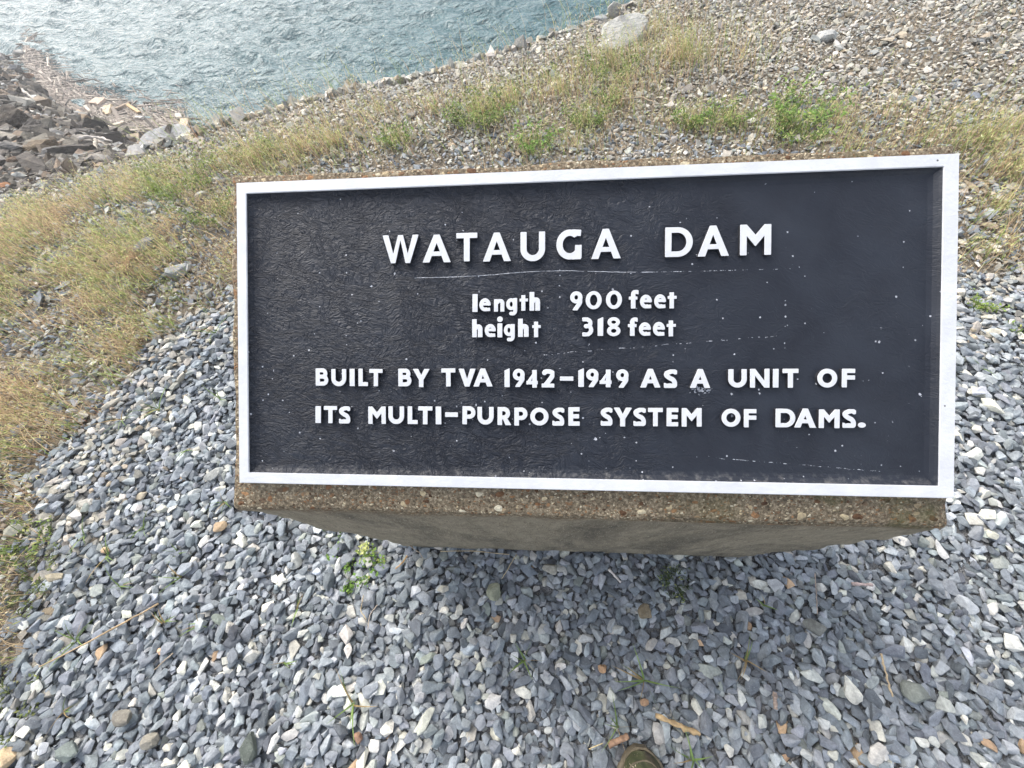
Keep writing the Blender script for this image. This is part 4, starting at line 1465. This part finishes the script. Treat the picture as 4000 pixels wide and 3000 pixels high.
def weed(px, py, reach, height, nst, nlf, lsize, col, label, cat='plant', group=None, slim=0.45, z=0.0, spread=1.0, seed=1):
    """leafy clump: stems (one part) and foliage (one part)"""
    r = np.random.default_rng(seed)
    p = gp(px, py, z)
    t_ = bpy.data.objects.new('leafy_weed', None)
    t_.location = (p[0], p[1], float(plateau_z(np.array([p[0]]), np.array([p[1]]))[0]) if z == 0 else z)
    COL.objects.link(t_)
    tag(t_, label, cat, group)
    a = r.uniform(0, 2 * np.pi, nst); d = reach * np.sqrt(r.random(nst)) * spread
    B = np.column_stack([d * np.cos(a) * 0.6, d * np.sin(a) * 0.6, np.full(nst, -0.003)])
    h = height * r.uniform(0.45, 1.1, nst)
    c = np.array([col], float)
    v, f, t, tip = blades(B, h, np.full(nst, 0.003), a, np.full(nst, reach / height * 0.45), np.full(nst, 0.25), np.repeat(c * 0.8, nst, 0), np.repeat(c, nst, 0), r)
    link('stem', np_mesh('stem', v, f, np.clip(t, 0, .9), False, 4), M_LEAF, t_)
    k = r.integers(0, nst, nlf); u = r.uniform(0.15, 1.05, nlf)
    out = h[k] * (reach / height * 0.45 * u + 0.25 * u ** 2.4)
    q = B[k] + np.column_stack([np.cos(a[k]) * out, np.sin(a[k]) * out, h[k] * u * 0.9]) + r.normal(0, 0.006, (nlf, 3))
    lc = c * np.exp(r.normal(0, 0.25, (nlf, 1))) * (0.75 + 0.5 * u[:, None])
    lc = np.where((r.random(nlf) < 0.12)[:, None], np.array([[0.38, 0.40, 0.13]]), lc)
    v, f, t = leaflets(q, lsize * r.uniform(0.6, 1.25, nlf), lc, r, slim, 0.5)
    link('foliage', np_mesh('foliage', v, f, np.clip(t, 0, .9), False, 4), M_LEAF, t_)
    return t_


GW = 'green weeds on the bank behind the plaque'
GC = (0.135, 0.205, 0.045)
weed(1870, 470, .22, .13, 60, 900, .022, (0.14, 0.20, 0.05), 'wide dark green weed clump left of centre behind the plaque', group=GW, seed=1)
weed(1555, 560, .11, .10, 30, 330, .019, (0.14, 0.22, 0.05), 'small green weed between bare stones and dry grass', group=GW, seed=2)
weed(2090, 578, .13, .13, 40, 460, .021, (0.15, 0.26, 0.055), 'bright green weed close above the white border', group=GW, seed=3)
weed(2285, 478, .13, .12, 40, 430, .019, (0.13, 0.19, 0.045), 'green weed clump above and right of the bright one', group=GW, seed=4)
weed(2380, 285, .20, .14, 44, 560, .021, (0.125, 0.18, 0.045), 'dark green weed under the large pale slab', group=GW, seed=5)
weed(2375, 392, .09, .10, 26, 260, .018, (0.12, 0.18, 0.045), 'little dark green weed below the slab among brown stems', group=GW, seed=6)
weed(3120, 450, .20, .12, 60, 850, .024, (0.17, 0.27, 0.065), 'large light green leafy weed towards the right of the bank', group=GW, seed=7)
weed(3110, 545, .15, .11, 40, 420, .022, (0.145, 0.22, 0.05), 'low green weed directly below the large leafy one', group=GW, seed=8)
weed(2690, 478, .11, .12, 34, 360, .020, (0.125, 0.20, 0.045), 'dense green weed between the slab and the leafy weed', group=GW, seed=9)
weed(2830, 470, .14, .12, 36, 380, .021, (0.14, 0.205, 0.05), 'loose green weed just left of the large leafy weed', group=GW, seed=10)
weed(1020, 620, .14, .09, 36, 380, .017, (0.16, 0.21, 0.05), 'yellow green low weed above the left corner of the plaque', group=GW, seed=11)
weed(740, 720, .26, .14, 70, 1000, .018, (0.145, 0.20, 0.045), 'broad green weed patch at the left above the plaque corner', group=GW, seed=12)
weed(830, 840, .17, .12, 50, 560, .016, (0.13, 0.19, 0.04), 'small leaved green patch beside the plaque corner', group=GW, seed=13)
weed(3830, 1185, .05, .05, 18, 130, .014, (0.20, 0.28, 0.06), 'small bright weed in gravel right of the white border', group=GW, seed=14)
weed(3990, 1300, .04, .05, 14, 90, .014, (0.17, 0.25, 0.06), 'tiny weed at the right edge of the photo', group=GW, seed=15)
weed(130, 2280, .10, .05, 40, 340, .011, (0.12, 0.15, 0.045), 'mossy green weed at left edge of the gravel', group=GW, seed=16)
weed(60, 2770, .09, .045, 34, 280, .011, (0.12, 0.15, 0.045), 'mossy green weed low on the left edge', group=GW, seed=17)
weed(120, 2120, .10, .07, 30, 240, .014, (0.15, 0.21, 0.05), 'green weed in the upper left of the gravel edge', group=GW, seed=18)

# clover and the flowering weed at the foot of the block
GCL = 'clover patches by the foot of the block'
for k, (px, py, rc, nl, lab) in enumerate([
    (1470, 2190, .055, 240, 'densest clover patch at the foot of the block'), (1370, 2200, .04, 80, 'loose clover left of the densest patch'), (1295, 2165, .035, 50, 'sparse clover sprigs left of the flowering weed'),
    (1360, 2300, .028, 150, 'mossy dark clover tuft below the other clover'), (1420, 2265, .03, 60, 'thin clover between moss tuft and dense patch'), (1265, 2060, .03, 46, 'clover under the left slope of the block edge'), (1340, 2095, .025, 40, 'clover tucked against the block above the sprigs')]):
    w_ = weed(px, py, rc * 0.42, .014, 14, int(nl * 0.42), .009, (0.15, 0.26, 0.055), lab, 'clover', GCL, 0.85, 0.012, 1.2, 60 + k)
    w_.name = 'clover'


def flowering_weed():
    t_ = weed(1445, 2150, .02, .04, 7, 26, .018, (0.26, 0.36, 0.09), 'yellow green flowering weed growing against the block', 'plant', None, 0.4, 0.012, 1.0, 90)
    t_.name = 'flowering_weed'
    r = np.random.default_rng(91)
    n = 40
    q = np.column_stack([r.normal(-0.006, 0.008, n), r.normal(0.0, 0.008, n), r.uniform(0.035, 0.05, n)])
    v, f, t = leaflets(q, r.uniform(.005, .009, n), np.repeat([[0.66, 0.68, 0.30]], n, 0), r, 0.9, 0.6)
    link('flower', np_mesh('flower', v, f, t, False, 4), M_LEAF, t_)


flowering_weed()

fern = weed(2640, 2270, .04, .02, 30, 220, .009, (0.07, 0.10, 0.035), 'dark mossy sprig in gravel below the right of the block', 'moss', None, 0.3, 0.012, 1.2, 95)
fern.name = 'moss_sprig'


def sprig(px, py, size, nb, col, label, seed, lean=0.9):
    r = np.random.default_rng(seed)
    p = gp(px, py, 0.018)
    B = np.zeros((nb, 3)) + r.normal(0, 0.002, (nb, 3))
    h = size * r.uniform(0.55, 1.1, nb)
    c = np.array([col], float) * np.exp(r.normal(0, .2, (nb, 1)))
    dry = (r.random(nb) < 0.25)[:, None]
    c = np.where(dry, np.array([[0.36, 0.26, 0.13]]), c)
    v, f, t, _ = blades(B, h, np.full(nb, 0.0042), r.uniform(0, 6.28, nb), np.full(nb, lean), np.full(nb, 0.5), c * 0.9, c * 1.15, r, 5)
    o = link('grass_sprig', np_mesh('grass_sprig', v, f, np.clip(t, 0, .9), False, 4), M_GRASS)
    o.location = p
    return tag(o, label, 'grass sprig', 'grass sprigs in the gravel')


SG = (0.17, 0.25, 0.075)
for k, (px, py, sz, nb, lab) in enumerate([
    (2515, 2655, .075, 9, 'largest green sprig, just above the shoe'), (2412, 2840, .055, 7, 'thin upright sprig between the two stick pieces'), (2910, 2580, .055, 8, 'sprig in the gravel right of the largest one'), (2700, 2965, .06, 8, 'sprig at the bottom edge right of the shoe'),
    (2047, 2580, .05, 9, 'low spreading sprig left of the orange stone'), (1380, 2750, .075, 9, 'reddish based sprig on bare fines at bottom left of centre'), (330, 2090, .075, 7, 'tall sprig with dry base at the left'), (420, 2170, .07, 7, 'sprig beside the tan stone at the left'),
    (560, 2065, .05, 6, 'small sprig left of the block corner'), (700, 2160, .05, 6, 'short sprig in gravel below the block corner'), (300, 2500, .085, 9, 'sprig over the middle of the long dry stem'), (470, 2290, .07, 8, 'wispy sprig above the long dry stem'),
    (640, 2430, .05, 6, 'sprig just right of the long dry stem'), (780, 2440, .04, 5, 'tiny sprig right of the stem end'), (700, 2260, .06, 6, 'sprig with two long leaves left of centre'), (1160, 2375, .045, 5, 'leaf pair on gravel below the clover'),
    (880, 1965, .075, 7, 'sprig against the lower left corner of the block'), (730, 1760, .06, 6, 'sprig left of the white border near its bottom'), (860, 1560, .07, 6, 'sprig left of the middle of the white border'), (840, 1300, .10, 8, 'tall sprig at the top of the gravel beside the border'),
    (620, 1600, .10, 10, 'sprawling green sprig on the grass edge at left'), (480, 1640, .10, 10, 'pale green sprig on the grass edge further left'), (1110, 2590, .04, 5, 'tiny sprig in the middle of the left gravel'), (250, 2780, .05, 6, 'sprig near the left bottom gravel edge'),
    (2985, 2365, .035, 4, 'tiny yellowing sprig below the right of the block'), (3840, 1440, .05, 6, 'sprig right of the border at mid height')]):
    sprig(px, py, sz * 0.75, nb, SG, lab, 200 + k)


# ------------------------------------------------------------------ sticks, straws, driftwood
def stick_mesh(name, pts, rad, col, sides=7, seed=0, taper=0.75, knobs=0.12):
    r = np.random.default_rng(seed)
    pts = np.array(pts, float)
    n = 14
    k = np.linspace(0, len(pts) - 1, n)
    C = np.column_stack([np.interp(k, np.arange(len(pts)), pts[:, j]) for j in range(3)])
    L = np.linalg.norm(C[-1] - C[0])
    C[1:-1] += r.normal(0, min(rad * 0.3, L * 0.01), (n - 2, 3))
    V, F = [], []
    for i in range(n):
        d = C[min(i + 1, n - 1)] - C[max(i - 1, 0)]
        d /= np.linalg.norm(d)
        a = np.cross(d, [0, 0, 1]); a /= max(np.linalg.norm(a), 1e-6); b = np.cross(d, a)
        rr = rad * (1 - (1 - taper) * i / (n - 1)) * (1 + r.normal(0, knobs))
        for s in range(sides):
            t = 2 * np.pi * s / sides
            V.append(C[i] + (a * np.cos(t) + b * np.sin(t)) * rr * (1 + r.normal(0, 0.06)))
    for i in range(n - 1):
        for s in range(sides):
            F.append((i * sides + s, i * sides + (s + 1) % sides, (i + 1) * sides + (s + 1) % sides, (i + 1) * sides + s))
    V = np.array(V)
    V = np.vstack([V, C[0], C[-1]])
    c0, c1 = len(V) - 2, len(V) - 1
    for s in range(sides):
        F.append((c0, (s + 1) % sides, s, s)); e = (n - 1) * sides
        F.append((c1, e + s, e + (s + 1) % sides, e + (s + 1) % sides))
    me = bpy.data.meshes.new(name)
    me.from_pydata([tuple(q) for q in V], [], [tuple(dict.fromkeys(f)) for f in F])
    at = me.attributes.new('tint', 'FLOAT_COLOR', 'POINT')
    cc = np.ones((len(V), 4), np.float32)
    cc[:, :3] = np.clip(np.array(col)[None] * np.exp(r.normal(0, 0.18, (len(V), 1))), 0, .9)
    at.data.foreach_set('color', cc.ravel())
    for p in me.polygons: p.use_smooth = True
    return me


def stick(pix, z, rad, col, label, name='stick', cat='stick', group=None, seed=0, zs=None, **kw):
    P = np.array([gp(x, y, z if zs is None else zs[i]) for i, (x, y) in enumerate(pix)])
    o0 = P.mean(0)
    o = link(name, stick_mesh(name, P - o0, rad, col, seed=seed, **kw), M_WOOD)
    o.location = o0
    return tag(o, label, cat, group)


stick([(2561, 2795), (2640, 2828), (2734, 2868)], 0.033, 0.0055, (0.50, 0.36, 0.20), 'peeled tan stick lying on gravel right of the shoe', seed=1, taper=.9, knobs=.2)
stick([(2377, 2912), (2415, 2893), (2454, 2874)], 0.034, 0.0062, (0.33, 0.21, 0.14), 'short cut brown stick left of the shoe toe', seed=2, taper=.95, knobs=.06)
stick([(2300, 2925), (2355, 2903)], 0.028, 0.0012, (0.62, 0.50, 0.28), 'short golden straw beside the cut brown stick', 'straw', 'straw', seed=3)
stick([(3441, 2553), (3462, 2640), (3487, 2722)], 0.035, 0.0024, (0.52, 0.41, 0.27), 'straight dry straw at lower right', 'straw', 'straw', seed=4)
stick([(3026, 2703), (3030, 2772)], 0.032, 0.0052, (0.34, 0.27, 0.23), 'stubby grey brown twig in the right gravel', 'twig', 'twig', seed=5)
stick([(3330, 2281), (3407, 2285)], 0.03, 0.0045, (0.42, 0.33, 0.31), 'pinkish twig lying level below the block right end', 'twig', 'twig', seed=6)
stick([(2377, 2223), (2400, 2246), (2425, 2275)], 0.03, 0.0035, (0.62, 0.58, 0.55), 'pale splinter close under the block', 'splinter', 'splinter', seed=7)
stick([(617, 2358), (480, 2435), (332, 2514), (153, 2605)], 0.034, 0.0024, (0.42, 0.31, 0.19), 'long dry brown stem across the left gravel', 'dry_stem', 'stem', seed=8)
stick([(675, 2552), (603, 2616)], 0.03, 0.0016, (0.40, 0.33, 0.25), 'thin dry stem near the peach stone', 'dry_stem', 'stem', seed=9)
stick([(1420, 2325), (1408, 2385), (1432, 2420)], 0.03, 0.0013, (0.46, 0.37, 0.23), 'short curved straw below the mossy clover tuft', 'straw', 'straw', seed=10)
stick([(1475, 2362), (1445, 2400), (1436, 2460)], 0.03, 0.0013, (0.40, 0.34, 0.28), 'thin bent straw right of the curved one', 'straw', 'straw', seed=11)
stick([(1595, 2128), (1640, 2160), (1650, 2178)], 0.03, 0.0012, (0.42, 0.34, 0.26), 'fine root thread at the foot of the block', 'root', 'root', seed=12)
stick([(1590, 2170), (1575, 2195), (1545, 2222)], 0.026, 0.0022, (0.36, 0.23, 0.11), 'brown dried root curl right of the clover', 'root', 'root', seed=13)
stick([(2018, 2165), (1980, 2230), (1960, 2260)], 0.032, 0.0013, (0.52, 0.44, 0.30), 'slanting straw below the middle of the block', 'straw', 'straw', seed=14)
stick([(1720, 2153), (1850, 2152), (1990, 2166)], 0.026, 0.0013, (0.46, 0.37, 0.24), 'long straw lying along the foot of the block', 'straw', 'straw', seed=15)
stick([(3183, 2240), (3190, 2330), (3192, 2400)], 0.032, 0.0011, (0.34, 0.28, 0.24), 'thin dark stem standing in gravel right of the moss sprig', 'dry_stem', 'stem', seed=16)
stick([(2430, 385), (2510, 380), (2560, 400)], 0.06, 0.0035, (0.46, 0.37, 0.27), 'dry curved stem lying on the bank above the plaque', 'dry_stem', 'stem', seed=17)

# curled dead leaf in the left grass
def dead_leaf():
    p = gp(505, 1035, 0.03)
    n, m = 12, 5
    V, F = [], []
    for i in range(n):
        s = i / (n - 1) - 0.5
        for j in range(m):
            t = j / (m - 1) - 0.5
            wd = 0.055 * math.cos(s * 2.6) + 0.008
            V.append((s * 0.13, t * wd + 0.012 * math.sin(s * 7), 0.02 * math.sin(s * 5) + 0.06 * t * t * 2 + 0.006 * math.sin(9 * s + 5 * t)))
    for i in range(n - 1):
        for j in range(m - 1):
            a = i * m + j
            F.append((a, a + 1, a + m + 1, a + m))
    me = np_mesh('dead_leaf', np.array(V), np.array(F), np.array([[0.34, 0.235, 0.14]]), True, 4)
    o = link('dead_leaf', me, M_LEAF)
    o.location = p
    o.rotation_euler = (0, 0, R_(15))
    tag(o, 'curled brown dead leaf caught in the dry grass at left', 'leaf')


dead_leaf()

# driftwood: the floating mat is uncountable, the bigger pieces are things
def build_driftwood():
    r = np.random.default_rng(41)
    n = 6500
    X, Y = [], []
    while len(X) < n:
        # along the shore from the block to the far left, thinning outwards
        u = r.random(); t = abs(r.normal(0, 0.34))
        px = 90 + 630 * u; py = np.interp(px, [0, 60, 136, 203, 253, 330, 384, 475, 560, 720], [140, 210, 300, 398, 425, 470, 502, 530, 560, 548])
        py = py - t * 190 - 4
        if py < 60: continue
        p = gp(px, py, WATER_Z + 0.03)
        X.append(p); Y.append(0)
    P = np.array(X)
    L = np.exp(r.normal(math.log(0.17), 0.6, n)); Wd = L * r.uniform(0.008, 0.026, n) + 0.004
    yaw = r.normal(R_(-28), 0.45, n); pit = r.normal(0, 0.035, n)
    d = np.column_stack([np.cos(yaw) * np.cos(pit), np.sin(yaw) * np.cos(pit), np.sin(pit)])
    s = np.column_stack([-np.sin(yaw), np.cos(yaw), np.zeros(n)]); u_ = np.cross(d, s)
    cs = np.array([(-1, -1, -1), (1, -1, -1), (1, 1, -1), (-1, 1, -1), (-1, -1, 1), (1, -1, 1), (1, 1, 1), (-1, 1, 1)], float)
    cs[[1, 2, 5, 6], 1:] *= 0.6
    V = P[:, None] + cs[None, :, 0, None] * (d * L[:, None] * .5)[:, None] + cs[None, :, 1, None] * (s * Wd[:, None])[:, None] + cs[None, :, 2, None] * (u_ * Wd[:, None] * .7)[:, None]
    fq = np.array([(0, 3, 2, 1), (4, 5, 6, 7), (0, 1, 5, 4), (1, 2, 6, 5), (2, 3, 7, 6), (3, 0, 4, 7)])
    F = (fq[None] + (np.arange(n) * 8)[:, None, None]).reshape(-1, 4)
    col = pick([(0.25, 0.215, 0.185), (0.34, 0.30, 0.26), (0.16, 0.135, 0.115), (0.46, 0.41, 0.35), (0.07, 0.06, 0.05)], [10, 7, 7, 2, 4], n, r, 0.2)
    me = np_mesh('driftwood_mat', V.reshape(-1, 3), F, np.repeat(col, 8, 0), False, 4)
    tag(link('driftwood_mat', me, M_WOOD), 'mat of small grey brown driftwood sticks floating along the shore', 'driftwood', kind='stuff')


build_driftwood()


def plank(pix0, pix1, width, thick, col, label, seed, dz=0.06):
    a = gp(*pix0, WATER_Z + dz); b_ = gp(*pix1, WATER_Z + dz)
    L = np.linalg.norm(b_ - a)
    bm = bmesh.new()
    bmesh.ops.create_cube(bm, size=1)
    bmesh.ops.scale(bm, vec=(L, width, thick), verts=bm.verts)
    bmesh.ops.subdivide_edges(bm, edges=[e for e in bm.edges if e.calc_length() > L * .9], cuts=5)
    rr = random.Random(seed)
    for v in bm.verts:
        v.co += Vector((rr.uniform(-1, 1) * thick * .4, rr.uniform(-1, 1) * width * .10, rr.uniform(-1, 1) * thick * .15))
    bmesh.ops.bevel(bm, geom=list(bm.edges), offset=thick * 0.12, segments=1, affect='EDGES')
    me = bm_mesh('driftwood_board', bm)
    at = me.attributes.new('tint', 'FLOAT_COLOR', 'POINT')
    c = np.ones((len(me.vertices), 4), np.float32); c[:, :3] = col
    at.data.foreach_set('color', c.ravel())
    o = link('driftwood_board', me, M_WOOD)
    o.location = (a + b_) / 2
    o.rotation_euler = (R_(rr.uniform(-10, 10)), R_(rr.uniform(-4, 4)), math.atan2(b_[1] - a[1], b_[0] - a[0]))
    tag(o, label, 'driftwood', 'larger boards in the driftwood')


for k, (a, b_, wd, col, lab) in enumerate([
    ((722, 467), (714, 503), .15, (0.60, 0.47, 0.37), 'pale pinkish board at the right end of the driftwood'), ((693, 446), (702, 462), .10, (0.60, 0.55, 0.49), 'small pale block just left of the pinkish board'),
    ((456, 428), (508, 400), .06, (0.36, 0.28, 0.21), 'dark edged board pointing into open water'), ((500, 412), (545, 440), .07, (0.58, 0.42, 0.24), 'yellowish stick crossing the dark edged board'),
    ((365, 393), (402, 398), .22, (0.62, 0.49, 0.39), 'wide pale slab of wood farthest out in the water'), ((415, 415), (410, 440), .08, (0.64, 0.52, 0.36), 'short upright pale board beside two others'),
    ((430, 415), (420, 446), .09, (0.66, 0.53, 0.36), 'pale yellow board right of the short upright one'), ((400, 424), (414, 431), .06, (0.66, 0.62, 0.55), 'whitish chip left of the pale yellow board'),
    ((335, 418), (352, 436), .06, (0.62, 0.56, 0.47), 'pale chip of wood at the left of the boards'), ((303, 432), (325, 452), .07, (0.56, 0.44, 0.32), 'tan board near the rocks at the left of the mat'),
    ((450, 492), (487, 475), .08, (0.62, 0.54, 0.44), 'light splintered board in the middle of the mat'), ((530, 460), (560, 461), .07, (0.64, 0.60, 0.54), 'whitish piece lying level in the mat'),
    ((415, 495), (450, 512), .09, (0.64, 0.57, 0.44), 'cream plank resting against the brown wedge rock')]):
    plank(a, b_, wd, 0.05, col, lab, 400 + k)

zb = slope_at(380, 555) + 0.30
stick([(312, 543), (345, 536), (390, 536), (437, 553)], zb, 0.016, (0.50, 0.46, 0.42), 'bleached thin branch lying over rocks beside the wedge rock', 'dead_branch', 'branch', 'bleached branches on the rocks', seed=31, taper=.5)
stick([(372, 545), (373, 565), (374, 585)], zb, 0.014, (0.50, 0.45, 0.38), 'short upright branch stub under the bleached branch', 'dead_branch', 'branch', 'bleached branches on the rocks', seed=32)
stick([(380, 548), (430, 575), (540, 600)], zb - .1, 0.010, (0.34, 0.30, 0.26), 'thin grey branch running down to the grass edge', 'dead_branch', 'branch', 'bleached branches on the rocks', seed=33, taper=.4)
z2 = slope_at(120, 435) + 0.2
stick([(82, 418), (120, 438), (162, 450)], z2, 0.030, (0.62, 0.60, 0.56), 'white driftwood pole on rocks near the left edge', 'dead_branch', 'branch', 'bleached branches on the rocks', seed=34, taper=.6)
stick([(75, 345), (110, 368), (145, 394)], z2 - .3, 0.022, (0.56, 0.52, 0.46), 'slender bleached pole higher up at the left', 'dead_branch', 'branch', 'bleached branches on the rocks', seed=35, taper=.6)


# ------------------------------------------------------------------ the shoe at the bottom edge
def build_shoe():
    tip = gp(2500, 2920, 0.03)
    t_ = bpy.data.objects.new('shoe', None)
    t_.location = (tip[0], tip[1], 0.022)
    t_.rotation_euler = (0, 0, R_(-3))
    COL.objects.link(t_)
    tag(t_, 'muddy green camouflage shoe standing on the gravel at the bottom edge', 'shoe')
    Ln = 0.295
    s = np.array([0.0, 0.006, 0.018, 0.038, 0.07, 0.10, 0.14, 0.18, 0.22, 0.26, 0.282, 0.295])
    hw = np.array([0.008, 0.024, 0.037, 0.046, 0.052, 0.0525, 0.048, 0.041, 0.037, 0.036, 0.031, 0.014])
    ht = np.array([0.014, 0.030, 0.040, 0.047, 0.055, 0.066, 0.082, 0.098, 0.105, 0.108, 0.108, 0.104])
    cx = np.array([0, 0, 0, 0.0, .001, .001, 0, -.002, -.003, -.003, -.002, -.002])

    def loft(hw, z0, prof, close):
        n, m = len(s), len(prof)
        V = []
        for i in range(n):
            for (a, b) in prof:
                V.append((cx[i] + hw[i] * a, -s[i], z0 + b(i)))
        F = []
        for i in range(n - 1):
            for j in range(m - (0 if close else 1)):
                k = (j + 1) % m
                F.append((i * m + j, i * m + k, (i + 1) * m + k, (i + 1) * m + j))
        return V, F, n, m
    # upper: arch sections, open at the ankle
    ang = np.linspace(-12, 192, 19)
    prof = [(math.cos(R_(a)) * (1.0 if True else 1), (lambda sn: (lambda i: 0.020 + max(sn, -0.25) * ht[i] * 0.9))(math.copysign(abs(math.sin(R_(a))) ** 0.75, math.sin(R_(a))))) for a in ang]
    V, F, n, m = loft(hw * 0.96, 0.0, prof, False)
    top = set()
    keep = []
    for f in F:
        i = min(f) // m
        j = min(f) % m
        if i >= 7 and 5 <= j <= 12:
            continue
        keep.append(f)
    keep.append(tuple(range(m)))
    me = bpy.data.meshes.new('upper')
    me.from_pydata(V, [], keep)
    for p in me.polygons: p.use_smooth = True
    up = link('upper', me, M_SHOE, t_)
    md = up.modifiers.new('thick', 'SOLIDIFY'); md.thickness = 0.003; md.offset = -1
    # sole and its rolled welt
    prof = [(-1.0, lambda i: -0.004), (-1.06, lambda i: 0.006), (-1.05, lambda i: 0.020), (-0.97, lambda i: 0.024), (0.97, lambda i: 0.024), (1.05, lambda i: 0.020), (1.06, lambda i: 0.006), (1.0, lambda i: -0.004)]
    sv_ = s.copy()
    V, F, n, m = loft(hw + 0.003, 0.0, prof, True)
    V = [(x, y + (0.004 if abs(y) < 1e-6 else 0), z) for x, y, z in V]
    F += [tuple(range(m)), tuple(range((n - 1) * m, n * m))[::-1]]
    me = bpy.data.meshes.new('sole')
    me.from_pydata(V, [], F)
    link('sole', me, M_WELT, t_)
    # toe seam: a raised piping a little in from the welt
    pts = []
    for k in range(25):
        a = math.pi * k / 24
        pts.append((0.044 * math.cos(a) * (1.0), -0.058 + 0.047 * math.sin(a), 0.030 + 0.030 * 0.5 * (0.35)))
    P3 = []
    for x, y, z in pts:
        i = np.interp(-y, s, np.arange(len(s)))
        w_ = np.interp(-y, s, hw) * 0.96; h_ = np.interp(-y, s, ht)
        q = min(abs(x) / w_, 0.93)
        P3.append((x * 0.93, y, 0.020 + (1 - q * q) ** 0.375 * h_ * 0.9 + 0.0006))
    me = stick_mesh('toe_seam', P3, 0.0016, (0.17, 0.135, 0.085), sides=6, seed=51, taper=1.0, knobs=0.03)
    link('toe_seam', me, M_WELT, t_)
    # tongue and laces
    bm = bmesh.new()
    rows = []
    for k in range(8):
        y = -0.12 - 0.013 * k
        h_ = np.interp(-y, s, ht) * 0.9 + 0.020
        rows.append([bm.verts.new((x, y, h_ - 0.004 - abs(x) * 0.25)) for x in (-.02, -.01, 0, .01, .02)])
    for r0, r1 in zip(rows[:-1], rows[1:]):
        for a in range(4):
            bm.faces.new((r0[a], r0[a + 1], r1[a + 1], r1[a]))
    tg = link('tongue', bm_mesh('tongue', bm, True), M_LINING, t_)
    tg.modifiers.new('thick', 'SOLIDIFY').thickness = 0.004
    for k in range(5):
        y = -0.118 - 0.017 * k
        h_ = np.interp(-y, s, ht) * 0.9 + 0.022
        me = stick_mesh('lace', [(-.024, y, h_ - 0.008), (-.01, y - .003, h_ + .001), (.01, y - .005, h_ + .001), (.024, y - .008, h_ - 0.009)], 0.0022, (0.10, 0.09, 0.055), sides=6, seed=60 + k, taper=1.0, knobs=.03)
        link('lace', me, M_LACE, t_)


build_shoe()


# ------------------------------------------------------------------ added thin scattering volume, imitating the milky veil of lens glare
def build_lens_veil():
    bm = bmesh.new()
    bmesh.ops.create_cube(bm, size=1)
    bmesh.ops.scale(bm, vec=(60, 60, 6.8), verts=bm.verts)
    m = bpy.data.materials.new('veil_volume')
    m.use_nodes = True
    t = m.node_tree
    t.nodes.remove(t.nodes['Principled BSDF'])
    v = t.nodes.new('ShaderNodeVolumePrincipled')
    v.inputs['Color'].default_value = (0.95, 0.97, 1.0, 1)
    v.inputs['Density'].default_value = 0.0075
    v.inputs['Anisotropy'].default_value = 0.3
    t.links.new(v.outputs[0], t.nodes['Material Output'].inputs['Volume'])
    o = link('lens_veil', bm_mesh('lens_veil', bm), m)
    o.location = (0, 8, -1.6)
    tag(o, 'thin pale volume added over the water and the bank to imitate lens glare', 'lens_veil', kind='stuff')


build_lens_veil()
